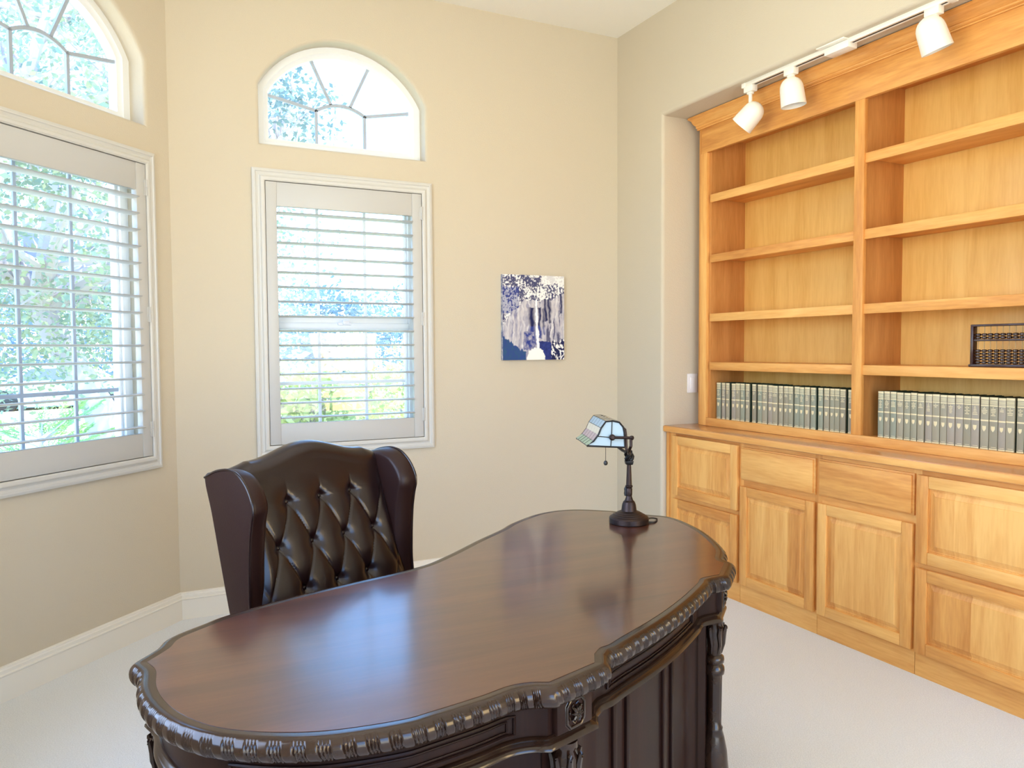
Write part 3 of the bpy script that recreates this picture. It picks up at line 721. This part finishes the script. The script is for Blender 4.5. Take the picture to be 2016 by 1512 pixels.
sweep([(-.03, .632), (-.002, .640), (.002, .636), (.0, .631), (-.005, .629), (-.03, .629)], 'cornice_bead', M['desk'], 50)
def clip(P, c, nv):                               # keep the side where (p-c).nv >= 0
    out = []
    for i in range(len(P)):
        a, b = P[i], P[(i+1) % len(P)]; da, db = (a-c).dot(nv), (b-c).dot(nv)
        if da >= 0: out.append(a)
        if (da >= 0) != (db >= 0): out.append(a+(b-a)*(da/(da-db)))
    return out
IN = offset_loop(FB, -.032); PL = offset_loop(FB, -.010); PL2 = offset_loop(FB, -.022)
for sgn in (-1, 1):
    c_ = DM+ddir*sgn*.30
    pd = MB().poly_prism([tuple(p) for p in clip(IN, c_, ddir*sgn)], .06, .560).build('pedestal', M['desk'], desk, smooth=30)
    b_ = MB(); c2 = DM+ddir*sgn*.29
    b_.poly_prism([tuple(p) for p in clip(PL, c2, ddir*sgn)], 0, .070); b_.poly_prism([tuple(p) for p in clip(PL2, c2, ddir*sgn)], .070, .086)
    b_.build('plinth', M['carved'], desk, smooth=30)
mid = clip(clip(clip(IN, DM-ddir*.31, ddir), DM+ddir*.31, -ddir), DM+ndir*.13, -ndir)
mp = MB().poly_prism([tuple(p) for p in mid], .03, .560).build('modesty_panel', M['desk'], desk, smooth=30)
# raised frames on the apron and vertical stiles on the lower panels
AP = offset_loop(FB, -.0045)
def idx_near(pt): return min(range(len(FB)), key=lambda i: (FB[i]-Vector(pt)).length)
def seg(a, b): i, j = idx_near(a), idx_near(b); return list(range(i, j+1)) if i <= j else list(range(i, len(FB)))+list(range(0, j+1))
for a, b in (((-2.40, -2.58), (-1.985, -2.642)), ((-1.755, -2.568), (-1.41, -2.380)), ((-1.19, -2.20), (-1.045, -1.95))):
    I_ = seg(a, b); P_ = [AP[i] for i in I_]; f = MB()
    for inset_, r_ in ((0, .0030), (.0065, .0018)):
        Q_ = P_[1:-1] if inset_ else P_; z0, z1 = .5925+inset_, .6215-inset_
        f.tube([(p.x, p.y, z0) for p in Q_]+[(p.x, p.y, z1) for p in reversed(Q_)], r_, 6, closed=True)
    f.build('drawer_moulding', M['desk'], desk)
SI = offset_loop(FB, -.031)
for a in ((-1.70, -2.545), (-1.655, -2.525), (-1.50, -2.437), (-1.455, -2.41), (-2.30, -2.646), (-2.08, -2.66), (-1.10, -2.08)):
    i = idx_near(a); p, p2 = SI[i], SI[(i+1) % len(SI)]; t_ = (p2-p).normalized(); n_2 = Vector((t_.y, -t_.x))
    c = [p-t_*.007-n_2*.004, p+t_*.007-n_2*.004, p+t_*.007+n_2*.005, p-t_*.007+n_2*.005]
    MB().hexa([(x.x, x.y, .085) for x in c]+[(x.x, x.y, .556) for x in c], .002).build('stile', M['desk'], desk)
# corner posts: medallion block over a carved column
def post(corner_a, corner_b):
    a, b = Vector(corner_a), Vector(corner_b); t_ = (b-a).normalized(); o_ = Vector((t_.y, -t_.x)); c = (a+b)/2; w = min(.042, (b-a).length*.45)
    P = lambda s, d, z: (c.x+t_.x*s+o_.x*d, c.y+t_.y*s+o_.y*d, z)
    k = MB().hexa([P(-w, -.03, .583), P(w, -.03, .583), P(w, .006, .583), P(-w, .006, .583), P(-w, -.03, .641), P(w, -.03, .641), P(w, .006, .641), P(-w, .006, .641)], .003)
    blk = k.build('corner_block', M['desk'], desk)
    r = MB(); hw, hz, zc = .020, .0225, .6105
    ring = [(-hw+.008, -hz), (hw-.008, -hz), (hw, -hz+.009), (hw, hz-.009), (hw-.008, hz), (-hw+.008, hz), (-hw, hz-.009), (-hw, -hz+.009)]
    r.tube([P(x, .0065, zc+z) for x, z in ring], .0026, 8, closed=True); r.tube([P(x*1.16, .0055, zc+z*1.12) for x, z in ring], .0014, 6, closed=True)
    for j in range(8):
        th = 2*PI*j/8; L_ = .0145 if j % 2 else .0105
        path = [P(math.cos(th)*L_*s_, .0075+.003*math.sin(PI*s_), zc+math.sin(th)*L_*1.15*s_) for s_ in (.15, .4, .7, 1.0)]
        r.tube(path, [.0012, .0032, .0030, .0010], 7)
        th2 = th+.30; r.tube([P(math.cos(th2)*.014, .006, zc+math.sin(th2)*.015), P(math.cos(th2+.25)*.016, .008, zc+math.sin(th2+.25)*.0175), P(math.cos(th2+.5)*.0135, .007, zc+math.sin(th2+.5)*.0145)], .0016, 6)
    r.lathe([(.0, .0045), (.003, .0035), (.0042, 0)], P(0, .007, zc), 10, axis=(o_.x, o_.y, 0))
    r.build('carved_rosette', M['carved'], blk)
    cc = P(0, -.016, 0)
    prof = [(.020, .558), (.021, .548), (.0185, .544), (.022, .53), (.0205, .50), (.0175, .472), (.0165, .468), (.0225, .463), (.0235, .456), (.0225, .449), (.018, .446), (.0235, .438), (.0245, .430), (.0235, .422), (.019, .418), (.0185, .40), (.0175, .32), (.0175, .295), (.021, .29), (.020, .284), (.024, .270), (.031, .235), (.035, .19), (.032, .15), (.024, .12), (.028, .112), (.034, .10), (.035, .0), (.0, .0)]
    cl = MB().lathe(prof[::-1], (cc[0], cc[1], 0), 28, flute=(.297, .415)).build('column', M['carved'], desk, smooth=50)
    lf = MB()
    for j in range(7):
        th = 2*PI*j/7; u_ = Vector((math.cos(th), math.sin(th), 0)); v_ = Vector((-u_.y, u_.x, 0)); B_ = Vector((cc[0], cc[1], 0))
        lf.tube([B_+u_*.0165+Vector((0, 0, .472)), B_+u_*.021+v_*.003+Vector((0, 0, .495)), B_+u_*.0225+Vector((0, 0, .522)), B_+u_*.027+Vector((0, 0, .540)), B_+u_*.030+Vector((0, 0, .533))], [.002, .0045, .006, .0045, .0015], 6)
    lf.build('carved_leaves', M['carved'], cl)
    return blk
post((-1.929, -2.657), (-1.825, -2.626)); post((-1.299, -2.333), (-1.225, -2.267))
post((-2.485, -2.235), (-2.489, -2.300)); post((-1.195, -1.60), (-1.262, -1.575))

# ------------------------------------------------------------------ wing chair
CA = R(25.3); K0 = Vector((-2.05, -1.55, 0)); cx_, cy_ = Vector((math.cos(CA), math.sin(CA), 0)), Vector((-math.sin(CA), math.cos(CA), 0))
def ch(x, y, z): return K0+cx_*x+cy_*y+Vector((0, 0, z))
chair = thing('wingback_chair', K0, 'dark brown tufted leather wing chair behind the desk', 'chair')
BT = [(-.107, .795), (0, .795), (.107, .795), (-.160, .685), (-.0535, .685), (.0535, .685), (.160, .685), (-.107, .575), (0, .575), (.107, .575), (-.160, .465), (-.0535, .465), (.0535, .465), (.160, .465)]
def ztop(x):
    a = abs(x); return .945-.036*(.5-.5*math.cos(PI*min(1, a/.19)))-.02*max(0, (a-.19)/.06)
def yback(z): return -.015-.33*(.795-z)
def tuft(x, z):
    """depth of the leather behind the puffed surface"""
    # distance to the diagonal creases of the diamond lattice
    u_ = x/.107; w_ = (z-.795)/.110
    s1 = (u_/2*2+w_)/1.0; s2 = (u_-w_)
    # lattice lines run through neighbouring buttons: u +- w/2 = integer
    l1 = u_+w_*.5; l2 = u_-w_*.5
    d1 = abs(l1-round(l1)); d2 = abs(l2-round(l2))
    fade = max(0, min(1, (.862-z)/.05))*max(0, min(1, (.236-abs(x))/.03))
    crease = (math.exp(-(d1/.028)**2)+math.exp(-(d2/.028)**2))*.0022
    if z > .80: 
        d3 = abs(u_-round(u_)) if abs(u_) < 1.3 else 1
        crease = math.exp(-(d3/.026)**2)*.0026*max(0, 1-(z-.80)/.05)
    puff = .0075*(abs(math.sin(PI*l1))*abs(math.sin(PI*l2)))**.55 if z <= .80 else .0075*abs(math.sin(PI*u_))**.6*max(0, 1-(z-.80)/.07)
    dent = 0
    for bx, bz in BT:
        r2_ = ((x-bx)**2+(z-bz)**2); dent += .010*math.exp(-r2_/(.013**2))+.006*math.exp(-r2_/(.030**2))
    return (crease+dent-puff)*fade
rows = []; NX, NZ = 150, 140
for i in range(NX+1):
    x = -.245+.49*i/NX; zt = ztop(x); row = []
    for j in range(NZ+1):
        z = .36+(zt-.045-.36)*j/NZ
        side = .016*max(0, (abs(x)-.195)/.05)**2
        row.append(ch(x, yback(z)+tuft(x, z)+side-.008, z))
    y1 = yback(zt-.045)-.008+tuft(x, zt-.045)+.016*max(0, (abs(x)-.195)/.05)**2
    for k in range(1, 13):
        th = PI*k/12; row.append(ch(x, y1+.048*(1-math.cos(th)), zt-.045+.045*math.sin(th)))
    for z in (.80, .65, .5, .36): row.append(ch(x, yback(z)+.085, z))
    rows.append(row)
MB().grid(rows, cap0=True, cap1=True).build('backrest', M['leather'], chair, smooth=60)
for bx, bz in BT:
    c = ch(bx, yback(bz)-.008+tuft(bx, bz)-.001, bz)
    MB().lathe([(0, .0065), (.004, .0055), (.0068, .002), (.0070, -.003)], c, 14, axis=-cy_).build('button', M['leather'], chair)
WO = [(.104, .872), (.060, .890), (.020, .899), (-.014, .901), (-.050, .892), (-.084, .866), (-.106, .832), (-.110, .805), (-.103, .777), (-.096, .74), (-.092, .70), (-.089, .64), (-.089, .574), (-.098, .50), (-.115, .44), (-.130, .36), (-.045, .36), (-.028, .45), (.004, .54), (.040, .66), (.075, .78)]
WR, _k = resample([Vector(p) for p in WO], .008, {15, 16})
WR = [Vector((p.x, p.y)) for p in WR]
if sum(WR[i-1].x*WR[i].y-WR[i].x*WR[i-1].y for i in range(len(WR))) < 0: WR.reverse()
for s in (-1, 1):
    rows = []
    prof = [(-.005, .0004), (-.002, 0), (0, -.003)]           # outer side, then the rolled inner side
    for d, x in prof: rows.append([ch(s*(.275+x), p.x, p.y) for p in offset_loop(WR, d)])
    for k in range(0, 11):
        th = PI/2*k/10; d = -.020*(1-math.cos(th)); x = -.012-.042*math.sin(th)
        rows.append([ch(s*(.275+x), p.x, p.y) for p in offset_loop(WR, d)])
    rows.append([ch(s*(.275-.0545), p.x, p.y) for p in offset_loop(WR, -.026)])
    w_ = MB().grid(rows, closed_v=True)
    nr = len(WR); w_.f.append(list(range(nr))); w_.mi.append(0); w_.f.append(list(range(len(w_.v)-nr, len(w_.v)))); w_.mi.append(0)
    wo = w_.build('wing', M['leather_side'], chair, smooth=50)
    wp, _k = resample([Vector(p) for p in WO[:15]], .006, {0, 13, 14}); path = []
    for p in wp:
        if p.y < .46 and p.x < -.05: break
        path.append(ch(s*.2745, p.x, p.y))
    MB().tube(path, .0034, 8).build('piping', M['leather'], wo)
    a = MB(); a.hexa([ch(s*.285, -.40, .36), ch(s*.225, -.40, .36), ch(s*.225, -.02, .36), ch(s*.285, -.02, .36), ch(s*.285, -.40, .475), ch(s*.225, -.40, .475), ch(s*.225, -.02, .475), ch(s*.285, -.02, .475)], .02, seg=4)
    a.build('armrest', M['leather_side'], chair)
MB().hexa([ch(-.225, -.46, .33), ch(.225, -.46, .33), ch(.225, -.10, .33), ch(-.225, -.10, .33), ch(-.225, -.46, .42), ch(.225, -.46, .42), ch(.225, -.10, .42), ch(-.225, -.10, .42)], .03, seg=4).build('seat', M['leather'], chair)
MB().hexa([ch(-.28, -.43, .26), ch(.28, -.43, .26), ch(.28, -.0, .26), ch(-.28, -.0, .26), ch(-.28, -.43, .365), ch(.28, -.43, .365), ch(.28, -.0, .365), ch(-.28, -.0, .365)], .012).build('seat_frame', M['leather_side'], chair)
gl = MB().lathe([(.0, .06), (.030, .06), (.030, .12), (.020, .13), (.020, .262)], ch(0, -.22, 0), 16).build('gas_lift', M['bronze'], chair)
for k in range(5):
    th = 2*PI*k/5+.3; dv = cx_*math.cos(th)+cy_*math.sin(th); c = ch(0, -.22, 0)
    lg = MB().tube([c+Vector((0, 0, .095)), c+dv*.13+Vector((0, 0, .085)), c+dv*.255+Vector((0, 0, .062))], [.022, .019, .014], 10).build('leg', M['desk'], chair)
    MB().lathe([(.0, -.016), (.022, -.016), (.025, -.010), (.025, .010), (.022, .016), (.0, .016)], c+dv*.255+Vector((0, 0, .0255)), 16, axis=Vector((-dv.y, dv.x, 0))).build('caster', M['black'], lg)

# ------------------------------------------------------------------ banker's lamp
LP = Vector((-1.178, -1.800, ZD)); LAX = R(21.7)
la = Vector((math.sin(LAX), math.cos(LAX), 0)); lb = Vector((la.y, -la.x, 0))     # shade axis (away) and its right-hand side
def lp(a, b, z): return LP+la*a+lb*b+Vector((0, 0, z))
lamp = thing('desk_lamp', LP, 'bronze desk lamp with a pale stained-glass shade on the desk', 'lamp')
base_p = [(0, 0), (.0575, 0), (.059, .003), (.059, .0165), (.056, .0205), (.050, .0235), (.049, .0250), (.043, .0275), (.0420, .0290), (.036, .0315), (.035, .033), (.029, .0355), (.0235, .0375), (.0225, .041), (.0205, .056), (.0175, .064), (.0125, .069), (.0095, .078), (.0085, .0825)]
MB().lathe(base_p, LP, 40).build('base', M['bronze'], lamp, smooth=22)
stem = MB().lathe([(.0085, .081), (.0098, .085), (.0100, .103), (.0085, .1055), (.0110, .109), (.0110, .1125), (.0085, .115), (.0072, .150), (.0062, .176), (.0062, .180)], LP, 18).build('stem', M['bronze'], lamp, smooth=40)
o = MB()
o.hexa([lp(a, b, z) for z, k in ((.176, .010), (.188, .0125)) for a, b in ((-k, -k), (-k, k), (k, k), (k, -k))], .002)
for k in range(3):
    th = 2*PI*k/3+.4; o.tube([LP+Vector((math.cos(th+t*3)*(.008+.003*math.sin(t*PI)), math.sin(th+t*3)*(.008+.003*math.sin(t*PI)), .188+.030*t)) for t in (0, .2, .4, .6, .8, 1)], [.004, .006, .0055, .005, .0045, .002], 7)
for k in range(2): o.tube([LP-lb*.009+la*(.004*k)+Vector((0, 0, .082+.014*t)) for t in (0, .5, 1, 1.5, 2)], [.004, .0055, .0042, .005, .0015], 7)
o.lathe([(.007, .186), (.0095, .196), (.006, .205), (.0085, .214), (.006, .222), (.0, .226)], LP, 14)
o.build('cast_ornament', M['dark_metal'], stem)
SH = Vector((0, 0, 0)); ya_, yb_ = -.092, .092      # shade ends along the axis
fork = MB()
zb = .268
hb = -.024                                        # the fork leans left of the stem
fork.tube([lp(ya_-.009, hb+.006, zb), lp(ya_-.009, hb+.006, .245), lp(ya_*.85, hb*.8, .226), lp(ya_*.45, hb*.4, .214), lp(0, 0, .209), lp(yb_*.5, hb*.4, .213), lp(yb_*.9, hb*.8, .222), lp(yb_+.009, hb, .238), lp(yb_+.009, hb, zb)], .0045, 10)
fork.tube([lp(0, -.002, .20), lp(0, -.008, .225), lp(0, -.0095, .262), lp(0, -.012, .281), lp(0, -.021, .289), lp(0, -.034, .286)], .0042, 10)
sx = -.072                                        # the shade hangs to the left of the stem
for a in (ya_-.009, yb_+.009):
    fork.tube([lp(a, hb+.008, zb), lp(a, sx-.004, zb+.002)], .0042, 10)
    fork.lathe([(0, -.007), (.005, -.0055), (.0072, 0), (.005, .0055), (0, .007)], lp(a, hb+.008, zb), 12)
fork.build('fork_arm', M['bronze'], lamp)
for a, sg in ((ya_-.004, -1), (yb_+.004, 1)):
    MB().lathe([(0, .011), (.005, .0105), (.0088, .006), (.0088, 0), (.006, -.004)], lp(a, sx, zb+.002), 16, axis=la*sg).build('shade_knob', M['bronze'], lamp)
# cross-section of the shade (b, z), from the low front edge over the top to the back edge
CS = [(p_-.020, z_) for p_, z_ in ((-.124, .246), (-.105, .259), (-.091, .277), (-.083, .296), (-.069, .315), (-.048, .3165), (-.030, .312), (-.019, .299), (-.0155, .282), (-.0150, .240))]
shade = thing('lamp_shade', lp(0, sx, .28), None, None); shade.parent = lamp; shade.location = lp(0, sx, .28)-LP
cols_ = [M['art_green'], M['art_rose'], M['art_cream'], M['art_glass'], M['art_cream'], M['art_cream'], M['art_glass'], M['art_glass'], M['art_glass']]
pan = [MB() for _ in range(4)]; key = {'art_green': 0, 'art_rose': 1, 'art_glass': 2, 'art_cream': 3}
inv = {M[k].name: v for k, v in key.items()}
for i in range(len(CS)-1):
    (b0, z0), (b1, z1) = CS[i], CS[i+1]; nn = Vector((-(z1-z0), b1-b0)).normalized()*.0015
    pan[inv[cols_[i].name]].hexa([lp(ya_, b0, z0), lp(yb_, b0, z0), lp(yb_, b1, z1), lp(ya_, b1, z1), lp(ya_, b0+nn.x, z0+nn.y), lp(yb_, b0+nn.x, z0+nn.y), lp(yb_, b1+nn.x, z1+nn.y), lp(ya_, b1+nn.x, z1+nn.y)])
for a in (ya_, yb_-.0015):
    vs_ = [lp(a, b, z) for b, z in CS]+[lp(a+.0015, b, z) for b, z in CS]; m_ = len(CS)
    pan[2].add(vs_, [tuple(range(m_)), tuple(range(2*m_-1, m_-1, -1))]+[(i, (i+1) % m_, m_+(i+1) % m_, m_+i) for i in range(m_)])
for k, nm in (('art_green', 'green_glass'), ('art_rose', 'rose_glass'), ('art_glass', 'pale_blue_glass'), ('art_cream', 'cream_glass')):
    pan[key[k]].build(nm, M[k], shade, smooth=0, label=nm.replace('_', ' ')+' panels')
came = MB()
for a in (ya_, yb_):
    sg = -1 if a < 0 else 1
    came.tube([lp(a+sg*.001, b, z) for b, z in CS], .0026, 8, closed=True)
    came.tube([lp(a+sg*.001, sx+.001, .318), lp(a+sg*.001, sx-.001, zb), lp(a+sg*.001, sx-.003, .2435)], .0013, 6)
    came.tube([lp(a+sg*.001, -.113, .273), lp(a+sg*.001, sx, zb+.001)], .0013, 6)
for b, z in CS: came.tube([lp(ya_, b, z+.0008), lp(yb_, b, z+.0008)], .0013, 6)
for a in (-.055, -.02, .02, .055):
    for (b0, z0), (b1, z1) in zip(CS[:5], CS[1:6]): came.tube([lp(a, b0, z0+.0018), lp(a, b1, z1+.0018)], .0009, 5)
came.build('lead_came', M['dark_metal'], shade)
pc = MB(); pb = lp(-.045, -.080, 0); pc.tube([pb+Vector((0, 0, .26)), pb+Vector((0, 0, .196))], .0008, 5)
pco = pc.build('pull_chain', M['dark_metal'], lamp)
MB().lathe([(0, .007), (.004, .0058), (.0062, .001), (.0062, -.002), (.004, -.0062), (0, -.0072)], pb+Vector((0, 0, .189)), 16).build('pull_ball', M['black'], pco)
MB().lathe([(0, 0), (.011, 0), (.014, .02), (.012, .045), (0, .05)], lp(-.03, sx, zb), 16, axis=la).build('bulb', M['plastic'], lamp)
cdp = [lp(.0, .056, .010), lp(.012, .070, .010), lp(.02, .086, .007), lp(.030, .093, .003), lp(.012, .088, .0025), lp(-.010, .072, .0025), lp(.0, .05, .0025)]
sm_ = []
for i in range(len(cdp)-1):
    p0, p1, p2, p3 = cdp[max(i-1, 0)], cdp[i], cdp[i+1], cdp[min(i+2, len(cdp)-1)]
    for j in range(5):
        t = j/5; sm_.append(.5*((2*p1)+(p2-p0)*t+(2*p0-5*p1+4*p2-p3)*t*t+(3*p1-p0-3*p2+p3)*t*t*t))
MB().tube(sm_, .0022, 7).build('cord', M['black'], lamp)

# ------------------------------------------------------------------ garden outside the windows
GZ = -.40
g_ = MB(); rg = random.Random(11)
NG = 40
rows = []
for i in range(NG+1):
    row = []
    for j in range(NG+1):
        x = -70+140*i/NG; y = .45+100*(j/NG)**1.6
        row.append((x, y, GZ+.25*noise.noise(Vector((x*.08, y*.08, 0)))*min(1, y/12)+max(0, y-30)*.004))
    rows.append(row)
struct('ground', g_.grid(rows), M['soil'], 'bright dry grass ground outside the windows', 'ground')
def leaves(mb, c, rad, count, size, rnd, flat=1.0):
    for _ in range(count):
        p = Vector((rnd.gauss(0, 1), rnd.gauss(0, 1), rnd.gauss(0, 1)*flat))*rad*.55+c
        u_ = Vector((rnd.gauss(0, 1), rnd.gauss(0, 1), rnd.gauss(0, .7))).normalized(); a_ = Vector((rnd.gauss(0, 1), rnd.gauss(0, 1), rnd.gauss(0, 1)))
        w_ = u_.cross(a_).normalized(); l_ = size*rnd.uniform(.6, 1.3)
        mb.add([p-u_*l_*.5, p+w_*l_*.27, p+u_*l_*.5, p-w_*l_*.27], [(0, 1, 2, 3)])
def tree(name, base, centre, rx, rz, clusters, per, size, crad, lm, label, cat='tree', group=None, seed=1, limbs=10, tr=.16, dens=.35):
    rnd = random.Random(seed); base = Vector(base); centre = Vector(centre)
    root = thing(name, base, label, cat, group)
    tk = MB(); fork_ = centre+Vector((0, 0, -rz*.55)); fork_.z = max(fork_.z, base.z+.15)
    tk.tube([base, base*.6+fork_*.4+Vector((rnd.uniform(-.1, .1)*rx*.4, 0, 0)), fork_], [tr*1.25, tr, tr*.8], 9)
    fo = MB(); pts = []
    while len(pts) < clusters:
        p = Vector((rnd.uniform(-1, 1), rnd.uniform(-1, 1), rnd.uniform(-1, 1)))
        if dens < p.length < 1: pts.append(centre+Vector((p.x*rx, p.y*rx, p.z*rz)))
    for k, p in enumerate(pts):
        leaves(fo, p, crad*rnd.uniform(.7, 1.3), per, size, rnd, .75)
        if k < limbs:
            m1 = fork_.lerp(p, .5)+Vector((rnd.uniform(-.15, .15)*rx, 0, rnd.uniform(0, .22)*rz))
            tk.tube([fork_, fork_.lerp(m1, .5), m1, p], [tr*.62, tr*.5, tr*.3, tr*.08], 7)
            for q_ in range(3):
                e_ = pts[rnd.randrange(len(pts))]
                if (e_-m1).length < rx*.9: tk.tube([m1, m1.lerp(e_, .55)+Vector((0, 0, .05*rz)), e_], [tr*.22, tr*.14, tr*.04], 5)
    tk.build('trunk', M['bark'], root); fo.build('foliage', lm, root, smooth=0)
    return root
def at(u, v, d): return unproject(u, v, d)
c = at(70, 370, 11.5); tree('oak_tree', (at(225, 690, 11.5).x, at(225, 690, 11.5).y, GZ), c, 3.4, 2.7, 250, 115, .085, .60, M['leaf_oak'], 'broad oak tree with grey limbs filling the left window', seed=2, limbs=16, tr=.2)
c = at(20, 90, 8.5); tree('oak_tree', (c.x-1.5, c.y+.6, GZ), c, 1.7, 1.2, 80, 80, .075, .42, M['leaf_oak'], 'oak boughs high behind the left arched window', seed=5, limbs=16, tr=.12, dens=.1)
c = at(150, 610, 36); tree('tree', (c.x, c.y, GZ), c, 5.0, 3.4, 150, 50, .24, 1.0, M['leaf_far'], 'distant blue-green tree behind the oak in the left window', group=None, seed=8, limbs=6, tr=.2)
c = at(-260, 630, 30); tree('tree', (c.x, c.y, GZ), c, 4.0, 3.0, 110, 50, .20, .9, M['leaf_far'], 'distant dark tree at the far left of the left window', seed=9, limbs=6, tr=.2)
c = at(545, 215, 7.5); tree('oak_tree', (at(455, 690, 7.8).x, at(455, 690, 7.8).y, GZ), c, .66, .56, 36, 34, .058, .17, M['leaf_branch'], 'thin leafy oak branch across the centre arched window', seed=4, limbs=12, tr=.05, dens=.0)
for u, v, d, rx, rz, sd, lb_ in ((650, 655, 17, 1.15, 1.05, 21, 'dark blue-green tree left of centre beyond the back window'), (800, 664, 22, 1.5, 1.2, 22, 'hazy tree on the right beyond the back window'), (520, 668, 24, 1.5, 1.2, 23, 'hazy tree on the left beyond the back window')):
    c = at(u, v, d); tree('tree', (c.x, c.y, GZ), c, rx, rz, 70, 45, .13, .42, M['leaf_far'], lb_, seed=sd, limbs=6, tr=.1)
for u, v, d, r_, sd, lb_ in ((598, 805, 4.7, .27, 31, 'sunlit bush low at the left of the back window'), (690, 782, 5.9, .36, 32, 'sunlit bush low at the middle of the back window'), (790, 764, 7.4, .48, 33, 'taller sunlit bush at the right of the back window')):
    c = at(u, v, d); tree('bush', (c.x, c.y, GZ), c, r_, r_*1.0, 60, 34, .055, .17, M['leaf_bush'], lb_, 'bush', seed=sd, limbs=14, tr=.025, dens=.0)
# conifer shrub with feathery sprays right outside the left window
rnd = random.Random(44); cf = at(80, 872, 4.5); cr_ = thing('conifer_shrub', (cf.x, cf.y, GZ), 'bright green conifer sprays low outside the left window', 'shrub')
tk = MB(); fo = MB(); tk.tube([(cf.x, cf.y, GZ), (cf.x, cf.y, cf.z+.05)], [.03, .012], 7)
for k in range(46):
    th = rnd.uniform(0, 2*PI); z0 = GZ+.25+(cf.z-GZ-.2)*rnd.random()**.6; L_ = .60*(1-.55*(z0-GZ)/(cf.z-GZ+.1))*rnd.uniform(.7, 1.25)
    dv = Vector((math.cos(th), math.sin(th), rnd.uniform(.15, .6))).normalized(); p0 = Vector((cf.x, cf.y, z0)); tk.tube([p0, p0+dv*L_*.6, p0+dv*L_+Vector((0, 0, .03))], [.006, .004, .0015], 5)
    sd_ = dv.cross(Vector((0, 0, 1))).normalized()
    for j in range(26):
        t = .2+.8*j/25; b_ = p0+dv*L_*t+Vector((0, 0, .03*t*t)); s_ = 1 if j % 2 else -1; w_ = .10*(1.15-t)
        tip = b_+(sd_*s_*.8+dv*.8+Vector((0, 0, rnd.uniform(-.1, .3)))).normalized()*w_
        for m_ in range(7):
            r_ = (m_+.5)/7; q_ = b_.lerp(tip, r_); n_v = (dv+sd_*s_*rnd.uniform(-1, 1)+Vector((0, 0, rnd.uniform(-.6, .6)))).normalized(); e_ = q_+n_v*.030; w2 = n_v.cross(Vector((rnd.random(), rnd.random(), rnd.random()))).normalized()*.0035
            if (Vector((q_.x, q_.y))-Vector((BX, 0))).dot(Vector((-q, q))) > .22: fo.add([q_-w2, q_+w2, e_], [(0, 1, 2)])
tk.build('trunk', M['bark'], cr_); fo.build('foliage', M['leaf_fir'], cr_, smooth=0)
# a parked car far down the garden, seen through the lower louvers of the left window
cp = at(112, 772, 24); cp.z = GZ+.02; car = thing('car', cp, 'silver car parked in the distance behind the conifer sprays', 'car')
def cpt(x, y, z): return cp+Vector((x, y, z))
b = MB(); side = [(-1.75, .25), (-1.8, .55), (-1.65, .72), (-1.0, .80), (-.55, 1.20), (.75, 1.22), (1.35, .85), (1.75, .75), (1.8, .3), (1.7, .22), (-1.7, .2)]
b.grid([[cpt(x, y, z) for x, z in side] for y in (-.75, .75)], closed_v=True, cap0=True, cap1=True); b.build('body', M['car_paint'], car)
gw = MB()
for y in (-.76, .76): gw.add([cpt(-.85, y, .82), cpt(-.5, y, 1.13), cpt(.70, y, 1.15), cpt(1.1, y, .86)], [(0, 1, 2, 3)])
gw.build('side_window', M['car_glass'], car)
for x in (-1.1, 1.1):
    for y in (-.70, .70): MB().lathe([(0, -.1), (.28, -.1), (.30, -.07), (.30, .07), (.28, .1), (0, .1)], cpt(x, y, .29), 18, axis=(0, 1, 0)).build('wheel', M['black'], car)

# ------------------------------------------------------------------ scale everything to metres
done = set()
for o in bpy.data.objects:
    if o.type == 'CAMERA': continue
    o.location = Vector(o.location)*S
    if o.type == 'MESH' and o.data.name not in done:
        done.add(o.data.name); o.data.transform(Matrix.Scale(S, 4))
    if o.type == 'LIGHT' and o.data.type == 'AREA' and o.data.name not in done:
        done.add(o.data.name); o.data.size *= S; o.data.size_y *= S
